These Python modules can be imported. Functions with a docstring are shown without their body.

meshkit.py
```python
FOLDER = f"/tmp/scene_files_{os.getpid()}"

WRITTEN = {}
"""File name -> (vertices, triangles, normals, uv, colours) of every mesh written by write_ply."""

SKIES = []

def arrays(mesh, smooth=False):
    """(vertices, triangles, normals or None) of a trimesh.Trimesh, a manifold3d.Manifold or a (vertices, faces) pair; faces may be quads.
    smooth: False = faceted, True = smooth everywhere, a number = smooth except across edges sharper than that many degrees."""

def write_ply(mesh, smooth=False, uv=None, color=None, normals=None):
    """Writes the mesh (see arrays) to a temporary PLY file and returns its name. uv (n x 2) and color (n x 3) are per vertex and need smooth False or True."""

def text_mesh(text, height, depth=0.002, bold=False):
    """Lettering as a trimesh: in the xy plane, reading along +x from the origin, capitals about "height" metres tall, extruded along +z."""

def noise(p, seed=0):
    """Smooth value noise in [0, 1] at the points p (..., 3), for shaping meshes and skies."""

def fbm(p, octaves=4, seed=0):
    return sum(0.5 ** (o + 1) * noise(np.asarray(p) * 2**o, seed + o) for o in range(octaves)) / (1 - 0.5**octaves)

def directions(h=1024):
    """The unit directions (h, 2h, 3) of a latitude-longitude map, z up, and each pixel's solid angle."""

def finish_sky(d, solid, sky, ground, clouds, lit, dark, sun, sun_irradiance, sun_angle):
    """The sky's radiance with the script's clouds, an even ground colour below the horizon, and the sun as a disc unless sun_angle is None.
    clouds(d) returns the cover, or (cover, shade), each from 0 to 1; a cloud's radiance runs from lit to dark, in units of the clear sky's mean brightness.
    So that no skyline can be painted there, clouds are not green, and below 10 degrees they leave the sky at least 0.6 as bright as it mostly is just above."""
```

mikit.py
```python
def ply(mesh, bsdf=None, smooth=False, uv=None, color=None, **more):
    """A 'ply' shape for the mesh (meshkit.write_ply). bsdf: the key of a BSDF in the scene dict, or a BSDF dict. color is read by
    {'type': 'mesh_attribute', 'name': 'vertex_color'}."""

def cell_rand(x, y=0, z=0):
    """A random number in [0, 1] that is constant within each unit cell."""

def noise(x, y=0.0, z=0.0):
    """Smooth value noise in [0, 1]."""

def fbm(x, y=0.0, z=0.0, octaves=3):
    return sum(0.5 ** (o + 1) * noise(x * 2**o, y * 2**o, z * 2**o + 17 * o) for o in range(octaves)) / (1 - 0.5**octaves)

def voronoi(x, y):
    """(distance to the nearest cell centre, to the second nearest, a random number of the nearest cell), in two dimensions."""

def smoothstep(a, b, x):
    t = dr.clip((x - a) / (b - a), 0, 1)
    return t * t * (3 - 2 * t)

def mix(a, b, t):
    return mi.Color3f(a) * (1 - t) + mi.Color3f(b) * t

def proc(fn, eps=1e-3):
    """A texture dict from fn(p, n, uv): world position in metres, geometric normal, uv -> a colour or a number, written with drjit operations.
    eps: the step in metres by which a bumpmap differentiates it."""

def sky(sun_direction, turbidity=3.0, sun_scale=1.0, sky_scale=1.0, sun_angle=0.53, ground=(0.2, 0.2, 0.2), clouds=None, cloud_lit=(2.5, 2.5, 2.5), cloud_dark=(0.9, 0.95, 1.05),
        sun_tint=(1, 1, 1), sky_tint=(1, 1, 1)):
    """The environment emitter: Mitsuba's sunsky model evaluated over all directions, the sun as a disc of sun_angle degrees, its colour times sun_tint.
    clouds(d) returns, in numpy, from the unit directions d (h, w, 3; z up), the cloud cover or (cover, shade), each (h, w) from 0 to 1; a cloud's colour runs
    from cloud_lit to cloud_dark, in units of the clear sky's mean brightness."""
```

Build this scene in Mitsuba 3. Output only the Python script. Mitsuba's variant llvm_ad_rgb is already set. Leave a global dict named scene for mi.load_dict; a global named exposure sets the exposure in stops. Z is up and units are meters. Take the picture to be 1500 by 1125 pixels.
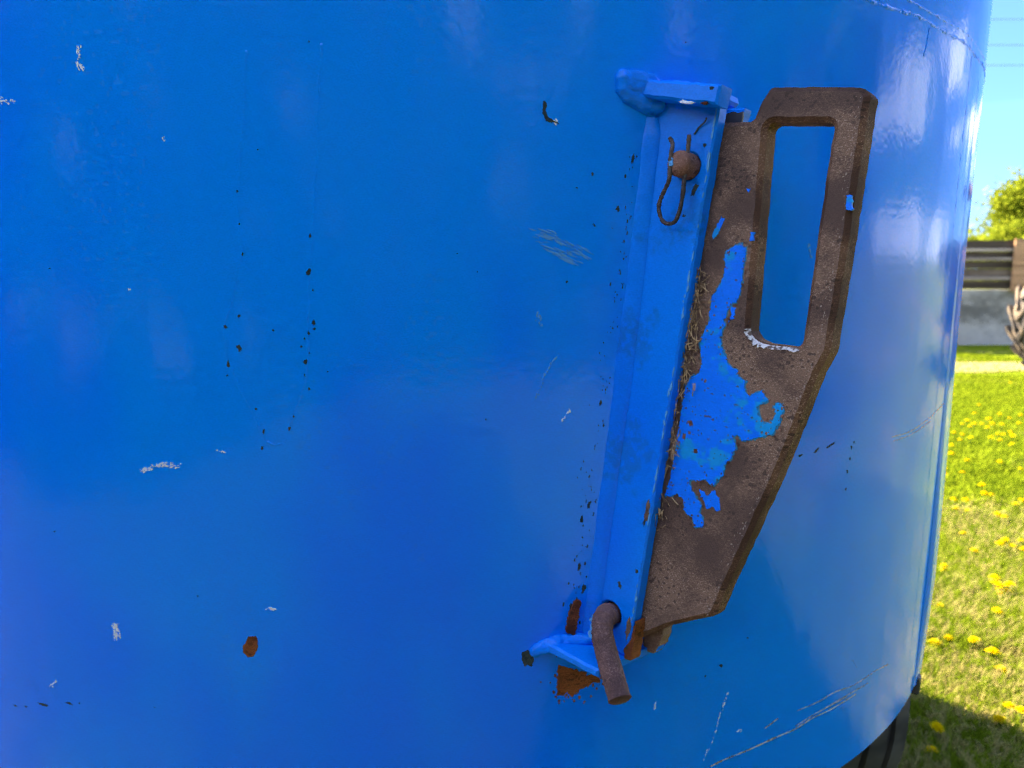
import math
import numpy as np
import drjit as dr
import mitsuba as mi
import trimesh
import mapbox_earcut
from shapely.geometry import Polygon, LineString
import mikit, meshkit
from mikit import proc, noise, fbm, smoothstep, mix, cell_rand

T = mi.ScalarTransform4f
# ------------------------------------------------------------------ camera, light, exposure
EYE, PITCH = 1.40, math.radians(8.46)
scene, labels = {}, {}
scene['camera'] = {'type': 'thinlens', 'fov': 67.29, 'fov_axis': 'x', 'near_clip': 0.05, 'far_clip': 2000.0,
                   'aperture_radius': 0.0017, 'focus_distance': 0.66,
                   'to_world': T().look_at(origin=[0, 0, EYE], target=[0, math.cos(PITCH), EYE - math.sin(PITCH)], up=[0, 0, 1])}
SUN = [-0.58, 0.60, 0.66]
def clouds(d):
    """Fair weather clouds scattered over the whole sky."""
    h = np.maximum(d[..., 2], 0.04) + 0.16
    p = np.stack([d[..., 0] / h * 0.9 + 53.43, d[..., 1] / h * 0.9 + 82.29, 0 * h + 1.5], -1)
    n = meshkit.fbm(p, 5, 11)
    cover = np.clip((n - 0.492) / 0.12, 0, 1); cover = cover * cover * (3 - 2 * cover)
    shade = np.clip((n - 0.56) / 0.22, 0, 1) * 0.6
    return cover * 0.95, shade
scene['daylight'] = mikit.sky(SUN, turbidity=3.0, sun_scale=1.0, sky_scale=1.0, ground=(0.12, 0.16, 0.05), sky_tint=(0.205, 0.272, 0.49), clouds=clouds, cloud_lit=(5.4, 5.7, 6.5), cloud_dark=(2.5, 2.7, 3.2))
exposure = 4.85

# ------------------------------------------------------------------ helpers
def taken(key):
    return key in scene or key in labels or any(k.startswith(key + '__') for k in scene)

def numbered(key):
    k, i = key, 0
    while taken(k):
        i += 1
        k = f'{key}_{i:03d}'
    return k

def thing(name, label, cat, group=None, kind=None):
    k = numbered(name)
    labels[k] = {'label': label, 'category': cat}
    if group: labels[k]['group'] = group
    if kind: labels[k]['kind'] = kind
    return k

def part(holder, name, mesh, bsdf, smooth=False, label=None, kind=None, **more):
    k = numbered(f'{holder}__{name}')
    scene[k] = mikit.ply(mesh, bsdf, smooth=smooth, **more)
    if label or kind:
        labels[k] = {}
        if label: labels[k]['label'] = label
        if kind: labels[k]['kind'] = kind
    return k

def structure(name, mesh, bsdf, label, cat, smooth=False):
    scene[name] = mikit.ply(mesh, bsdf, smooth=smooth)
    labels[name] = {'label': label, 'category': cat, 'kind': 'structure'}

def join(ms):
    vs, fs, n = [], [], 0
    for v, f in ms:
        v, f = np.asarray(v, float), np.asarray(f, int)
        vs.append(v); fs.append(f + n); n += len(v)
    return np.vstack(vs), np.vstack(fs)

def tri(m):
    return np.asarray(m.vertices), np.asarray(m.faces)

def box(x0, x1, y0, y1, z0, z1, c=0.0):
    """A box with small chamfers."""
    e = np.array([x1 - x0, y1 - y0, z1 - z0]) / 2
    o = np.array([x1 + x0, y1 + y0, z1 + z0]) / 2
    if c <= 0:
        b = trimesh.creation.box(extents=2 * e); b.apply_translation(o); return tri(b)
    pts = []
    for s in np.ndindex(2, 2, 2):
        s = np.array(s) * 2 - 1
        for k in range(3):
            d = e - c; d[k] = e[k]
            pts.append(o + s * d)
    h = trimesh.convex.convex_hull(np.array(pts))
    return tri(h)

def cyl(p0, p1, r0, r1=None, n=20, caps=True):
    r1 = r0 if r1 is None else r1
    return tube([p0, p1], [r0, r1], n, caps)

def tube(points, radii, n=10, caps=True, rough=0.0, seed=0):
    p = np.asarray(points, float)
    r = np.broadcast_to(np.asarray(radii, float), (len(p),))
    t = np.gradient(p, axis=0); t /= np.linalg.norm(t, axis=1, keepdims=True) + 1e-12
    a = np.cross(t[0], [0, 0, 1.0] if abs(t[0][2]) < 0.9 else [1.0, 0, 0]); a /= np.linalg.norm(a)
    ang = np.arange(n) * 2 * np.pi / n
    vs = []
    for i in range(len(p)):
        a = a - np.dot(a, t[i]) * t[i]; a /= np.linalg.norm(a)
        b = np.cross(t[i], a)
        vs.append(p[i] + r[i] * (np.cos(ang)[:, None] * a + np.sin(ang)[:, None] * b))
    v = np.vstack(vs)
    if rough:
        rr = np.random.default_rng(seed)
        v += rr.normal(0, rough, v.shape)
    f = []
    for i in range(len(p) - 1):
        for k in range(n):
            q, s = i * n + k, i * n + (k + 1) % n
            f += [[q, s, s + n], [q, s + n, q + n]]
    if caps:
        v = np.vstack([v, p[0], p[-1]]); c0, c1 = len(v) - 2, len(v) - 1
        for k in range(n):
            f += [[c0, (k + 1) % n, k], [c1, (len(p) - 1) * n + k, (len(p) - 1) * n + (k + 1) % n]]
    return v, np.array(f)

def spline(pts, n=40):
    """Catmull-Rom through the points."""
    p = np.asarray(pts, float)
    p = np.vstack([2 * p[0] - p[1], p, 2 * p[-1] - p[-2]])
    out = []
    m = max(2, n // (len(p) - 3))
    for i in range(1, len(p) - 2):
        for t in np.linspace(0, 1, m, endpoint=False):
            a, b, c, d = p[i - 1], p[i], p[i + 1], p[i + 2]
            out.append(0.5 * (2 * b + (c - a) * t + (2 * a - 5 * b + 4 * c - d) * t * t + (3 * b - a - 3 * c + d) * t ** 3))
    out.append(p[-2])
    return np.array(out)

def signed(r):
    x, y = r[:, 0], r[:, 1]
    return 0.5 * np.sum(x * np.roll(y, -1) - np.roll(x, -1) * y)

def resample(ring, step):
    ring = np.asarray(ring, float)
    out = []
    for a, b in zip(ring, np.roll(ring, -1, 0)):
        m = max(1, int(np.linalg.norm(b - a) / step))
        out += [a + (b - a) * t for t in np.linspace(0, 1, m, endpoint=False)]
    return np.array(out)

def jitter(ring, step, amp, seed):
    r = resample(ring, step)
    g = np.random.default_rng(seed)
    return r + g.normal(0, amp, r.shape)

def inset(r, d):
    """Moves every vertex of a counter-clockwise ring inwards by d."""
    a = r - np.roll(r, 1, 0); b = np.roll(r, -1, 0) - r
    na = np.stack([-a[:, 1], a[:, 0]], 1); nb = np.stack([-b[:, 1], b[:, 0]], 1)
    na /= np.linalg.norm(na, axis=1, keepdims=True) + 1e-12; nb /= np.linalg.norm(nb, axis=1, keepdims=True) + 1e-12
    m = na + nb
    m /= np.maximum(np.sum(m * na, axis=1, keepdims=True), 0.35)
    return r + d * m

def ear(rings):
    v = np.vstack(rings)
    return mapbox_earcut.triangulate_float64(v, np.cumsum([len(r) for r in rings]).astype(np.uint32)).reshape(-1, 3).astype(int)

def slab(outer, holes, w0, w1, c, c1=None):
    """A plate in (u, v, w): faces at w0 < w1, chamfer c on the w0 side, c1 on the other."""
    c1 = c if c1 is None else c1
    rings = [np.asarray(outer, float)] + [np.asarray(h, float) for h in holes]
    rings = [r if (signed(r) > 0) == (i == 0) else r[::-1] for i, r in enumerate(rings)]
    ins0, ins1 = [inset(r, c) for r in rings], [inset(r, c1) for r in rings]
    lay = [(ins0, w0), (rings, w0 + c), (rings, w1 - c1), (ins1, w1)]
    vs, fs, n = [], [], sum(map(len, rings))
    for rr, w in lay:
        q = np.vstack(rr); vs.append(np.column_stack([q, np.full(len(q), w)]))
    f0 = ear(ins0)
    q = np.vstack(ins0)
    ar = np.sum(np.cross(np.c_[q[f0[:, 1]] - q[f0[:, 0]], np.zeros(len(f0))], np.c_[q[f0[:, 2]] - q[f0[:, 0]], np.zeros(len(f0))])[:, 2])
    if ar > 0: f0 = f0[:, ::-1]
    fs += [f0, f0[:, ::-1] + 3 * n]
    for l in range(3):
        o = 0
        for r in rings:
            k = np.arange(len(r)); a = o + k + l * n; b = o + (k + 1) % len(r) + l * n
            fs += [np.stack([a, b, b + n], 1), np.stack([a, b + n, a + n], 1)]
            o += len(r)
    return np.vstack(vs), np.vstack(fs)

# ------------------------------------------------------------------ measured geometry (metres; shell marks as angle, height; bracket in its own plane)
FIN_O = [0.0784, 0.7634, 1.0218]
FIN_U = [0.70143, -0.7093, -0.06995]
FIN_V = [0.10556, 0.00632, 0.99439]
FIN_W = [0.70488, 0.70488, -0.07931]
FILLET_PLATE = [(0.0081, 0.5261), (0.0129, 0.5101), (0.0162, 0.2705), (0.0142, 0.0334), (0.0168, -0.0183)]
PLATE_FRONT = [(0.0726, 0.5378), (0.067, 0.3838), (0.0591, 0.1443), (0.0557, 0.0412), (0.058, -0.0109)]
CAP_TOP = [(-0.0095, 0.5567), (0.0844, 0.5431), (0.0825, 0.5263), (-0.0086, 0.5412)]
CAP_LOW = [(-0.0236, -0.0339), (0.0017, 0.0017), (0.07, 0.0265), (0.0739, 0.0013), (0.0391, -0.0248)]
KNIFE = [(0.0734, 0.5204), (0.0947, 0.5191), (0.0987, 0.523), (0.1019, 0.535), (0.1094, 0.5481), (0.1896, 0.5409), (0.1965, 0.5345), (0.1982, 0.4038), (0.198, 0.3261), (0.1915, 0.3095), (0.17, 0.2119), (0.137, 0.0904), (0.1311, 0.0665), (0.0876, 0.0395), (0.0572, 0.0137)]
SLOT = [(0.1111, 0.5181), (0.1714, 0.5145), (0.1712, 0.464), (0.1741, 0.3278), (0.1411, 0.3268), (0.1309, 0.3291), (0.1238, 0.3361)]
ISLAND = [(0.0897, 0.3978), (0.0914, 0.4046), (0.0975, 0.4087), (0.1014, 0.4107), (0.1053, 0.4118), (0.1093, 0.4092), (0.1106, 0.4047), (0.1105, 0.3954), (0.112, 0.3833), (0.1106, 0.3984), (0.1101, 0.3928), (0.1104, 0.3872), (0.1105, 0.3779), (0.111, 0.3704), (0.1093, 0.3646), (0.1086, 0.3598), (0.1049, 0.3581), (0.1022, 0.3534), (0.1005, 0.348), (0.0986, 0.3424), (0.1007, 0.3388), (0.0982, 0.3318), (0.0985, 0.3231), (0.1022, 0.3139), (0.1069, 0.3087), (0.1085, 0.3041), (0.1133, 0.301), (0.1191, 0.2991), (0.1208, 0.2936), (0.1248, 0.2923), (0.1291, 0.2908), (0.1284, 0.2853), (0.1303, 0.2809), (0.1343, 0.2778), (0.1398, 0.2817), (0.1464, 0.2848), (0.1491, 0.2806), (0.1518, 0.2783), (0.1491, 0.274), (0.1453, 0.2732), (0.1442, 0.2683), (0.1465, 0.2621), (0.1509, 0.2573), (0.1567, 0.2582), (0.1601, 0.2612), (0.161, 0.2679), (0.1588, 0.2731), (0.1605, 0.2766), (0.1649, 0.2771), (0.168, 0.2749), (0.1681, 0.2694), (0.1661, 0.2606), (0.1619, 0.2503), (0.1565, 0.2472), (0.1491, 0.2436), (0.1416, 0.2396), (0.1338, 0.2366), (0.1303, 0.2403), (0.1264, 0.2408), (0.1247, 0.2381), (0.1285, 0.233), (0.1299, 0.2285), (0.1273, 0.2249), (0.1262, 0.2187), (0.1229, 0.215), (0.1212, 0.2096), (0.1204, 0.2014), (0.1172, 0.1965), (0.1144, 0.1908), (0.1112, 0.1882), (0.1037, 0.1932), (0.0955, 0.188), (0.0906, 0.1897), (0.0865, 0.1866), (0.0902, 0.1782), (0.0941, 0.1752), (0.0995, 0.1705), (0.103, 0.167), (0.1012, 0.1597), (0.1051, 0.1568), (0.1074, 0.1534), (0.1071, 0.1471), (0.0989, 0.1451), (0.0967, 0.1521), (0.0892, 0.1551), (0.0852, 0.1581), (0.0849, 0.1643), (0.0823, 0.1687), (0.0779, 0.1696), (0.0759, 0.1721), (0.0706, 0.1675), (0.0625, 0.1652), (0.0658, 0.1849), (0.067, 0.2145), (0.0673, 0.2354), (0.0675, 0.256), (0.0678, 0.2765), (0.0733, 0.2855), (0.0817, 0.29), (0.0822, 0.301), (0.0772, 0.3182), (0.08, 0.3285), (0.0839, 0.3388), (0.0832, 0.3504), (0.0835, 0.3621), (0.09, 0.3762), (0.0931, 0.386), (0.0912, 0.3954)]
ISLETS = [[(0.1919, 0.4555), (0.1969, 0.456), (0.1978, 0.4427), (0.1933, 0.4433)], [(0.0806, 0.4344), (0.0839, 0.4336), (0.0819, 0.4259), (0.0776, 0.4153), (0.0747, 0.4142), (0.0748, 0.4228)], [(0.1122, 0.4229), (0.1156, 0.4219), (0.1159, 0.416), (0.1131, 0.415)], [(0.1026, 0.4607), (0.1059, 0.4613), (0.1052, 0.4571), (0.1024, 0.4576)], [(0.0976, 0.1823), (0.1022, 0.1816), (0.1062, 0.1776), (0.114, 0.1849), (0.1205, 0.1786), (0.1231, 0.1693), (0.1192, 0.1661), (0.1144, 0.1688), (0.1094, 0.1652), (0.1063, 0.1705), (0.101, 0.1751)], [(0.104, 0.3555), (0.1089, 0.3541), (0.1078, 0.3454), (0.1025, 0.341), (0.1051, 0.3485)]]
RUST_IN_ISLAND = [[(0.0754, 0.2433), (0.0797, 0.2452), (0.0828, 0.2408), (0.0791, 0.2379)], [(0.0868, 0.2182), (0.0908, 0.2192), (0.0914, 0.2152), (0.0875, 0.2143)], [(0.0728, 0.2304), (0.0762, 0.2311), (0.076, 0.2249), (0.0725, 0.2251)], [(0.0944, 0.1894), (0.0988, 0.1906), (0.0996, 0.1857), (0.0952, 0.1845)], [(0.0876, 0.2856), (0.0903, 0.2855), (0.0901, 0.2824), (0.0874, 0.2824)], [(0.0781, 0.2336), (0.0811, 0.2339), (0.0808, 0.2312), (0.0783, 0.2312)]]
WHITE_ON_SLOT = [(0.1222, 0.3335), (0.1359, 0.3366), (0.141, 0.3298), (0.1711, 0.3284), (0.1708, 0.3248), (0.1459, 0.3243), (0.1318, 0.3248)]
PIN = [0.0482, 0.4784]
CLIP = [(0.0323, 0.5025), (0.0355, 0.4987), (0.0395, 0.4941), (0.0419, 0.4887), (0.042, 0.4769), (0.0434, 0.4642), (0.038, 0.4573), (0.032, 0.4493), (0.0302, 0.4413), (0.0323, 0.4333), (0.0374, 0.4264), (0.0438, 0.4246), (0.05, 0.4267), (0.053, 0.4337), (0.0544, 0.4436), (0.0546, 0.4553), (0.054, 0.4641), (0.0537, 0.4767), (0.0539, 0.4883), (0.0536, 0.496), (0.053, 0.5042)]
WIRE = [(0.0633, 0.5202), (0.061, 0.517), (0.0549, 0.5125), (0.0506, 0.5069)]
ROD_HOLE = [0.0263, 0.0308]
ROD = [[0.0263, 0.0308, -0.0], [0.0292, 0.0338, -0.01], [0.0325, 0.0301, -0.019], [0.0384, 0.0221, -0.026], [0.0503, 0.0096, -0.032], [0.0829, -0.0196, -0.047]]
LUMPS = [[-0.0254, -0.0174, -0.0492], [-0.02, -0.012, -0.0413], [-0.0122, -0.0082, -0.0294], [-0.0028, -0.006, -0.0145], [0.0071, -0.0124, 0.0018], [-0.0125, 0.5545, -0.0324], [-0.0123, 0.5453, -0.032], [-0.0092, 0.5402, -0.0265], [-0.0009, 0.5349, -0.0116], [0.0043, 0.5335, -0.0019]]
WELD_BLOBS = [(-0.0203, 0.5584), (-0.0065, 0.5371), (-0.0514, -0.0372), (-0.0112, -0.0081)]
SEAM_V = [(0.8611, 1.663), (0.8597, 1.5672)]
SLOT_OUTLINE = [[(-0.0799, 1.5952), (-0.0846, 1.5488), (-0.0927, 1.4924), (-0.0968, 1.459), (-0.0958, 1.4125), (-0.1071, 1.3713), (-0.1177, 1.3455), (-0.1145, 1.3128), (-0.1045, 1.2865), (-0.0925, 1.26), (-0.0816, 1.2365)], [(-0.0123, 1.6), (-0.0169, 1.5481), (-0.0222, 1.4829), (-0.0299, 1.4093), (-0.0351, 1.3651), (-0.0359, 1.32), (-0.041, 1.2938), (-0.0533, 1.2605), (-0.0607, 1.247)]]
DARK_CHIPS = [(-0.0323, 1.398, 0.0021, 0.0029, 20), (-0.0296, 1.431, 0.0011, 0.0016, 0), (-0.1033, 1.3261, 0.0018, 0.0034, -35), (-0.1156, 1.3461, 0.0016, 0.0019, 0), (-0.1014, 1.3566, 0.0013, 0.0015, 0), (-0.0395, 1.3135, 0.0018, 0.0019, 20), (-0.0427, 1.3278, 0.0011, 0.0011, 0), (-0.0349, 1.3408, 0.0013, 0.0015, 0), (-0.03, 1.3504, 0.0013, 0.0026, 10), (-0.0296, 1.3447, 0.0013, 0.0013, 0), (-0.1153, 1.3108, 0.0014, 0.0026, 0), (-0.0944, 1.4144, 0.0009, 0.0016, 0), (-0.0959, 1.4418, 0.0007, 0.0012, 0), (-0.096, 1.4712, 0.0007, 0.0011, 0), (-0.0689, 1.3432, 0.0011, 0.0009, 0), (-0.0367, 1.2872, 0.0011, 0.0013, 0), (-0.1167, 1.2996, 0.0009, 0.0009, 0), (-0.09, 1.2674, 0.0009, 0.0011, 0), (-0.0838, 1.2453, 0.0009, 0.0026, 10), (-0.0861, 1.2289, 0.0011, 0.002, 10), (-0.0579, 1.2484, 0.0011, 0.0018, 10), (-0.0533, 1.2605, 0.0007, 0.0011, 0), (-0.0407, 1.3004, 0.0009, 0.0013, 0), (-0.0292, 1.381, 0.0006, 0.0013, 0), (-0.0391, 1.3356, 0.0007, 0.0015, 0), (-0.0351, 1.322, 0.0009, 0.0009, 0), (-0.0744, 1.5078, 0.0006, 0.0006, 0), (-0.0232, 1.6001, 0.0006, 0.0005, 0), (0.1244, 1.398, 0.0006, 0.0007, 0), (0.106, 1.415, 0.0006, 0.0007, 0), (0.1323, 1.2557, 0.0007, 0.0007, 0), (0.2192, 1.4763, 0.0007, 0.0006, 0), (-0.3023, 1.4012, 0.0009, 0.0007, 0), (-0.3341, 1.1262, 0.001, 0.0007, 0), (0.2107, 1.3883, 0.0011, 0.0011, 0), (-0.1645, 1.0717, 0.0007, 0.0007, 0), (0.4074, 0.9578, 0.0026, 0.0014, 10), (0.3862, 0.9499, 0.0013, 0.0011, 0), (0.4439, 0.9841, 0.0011, 0.0011, 40), (0.3615, 1.0514, 0.0009, 0.0011, 0), (-0.0183, 1.3038, 0.0007, 0.0007, 0), (-0.3828, 0.9165, 0.0075, 0.0014, 0), (-0.3411, 0.927, 0.0048, 0.0011, 0), (-0.4317, 0.9031, 0.0034, 0.0009, 0), (-0.4129, 0.9069, 0.002, 0.0009, 0), (-0.3257, 0.93, 0.001, 0.0009, 0), (-0.2252, 0.9417, 0.0009, 0.0008, 0), (0.5072, 1.1915, 0.0038, 0.0011, -10), (0.5335, 1.194, 0.0052, 0.0013, -25), (0.5589, 1.1974, 0.0069, 0.0013, -20), (0.2344, 1.4891, 0.0011, 0.0013, 0), (0.2376, 1.4418, 0.002, 0.0009, 30), (0.3263, 1.6135, 0.0007, 0.0006, 0), (0.6001, 1.1896, 0.0015, 0.002, -8), (0.5993, 1.1754, 0.0015, 0.0023, -8), (0.5958, 1.1607, 0.0012, 0.0023, -8), (0.5961, 1.1386, 0.0012, 0.0017, -8), (0.605, 1.1949, 0.001, 0.0014, -8)]
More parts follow.
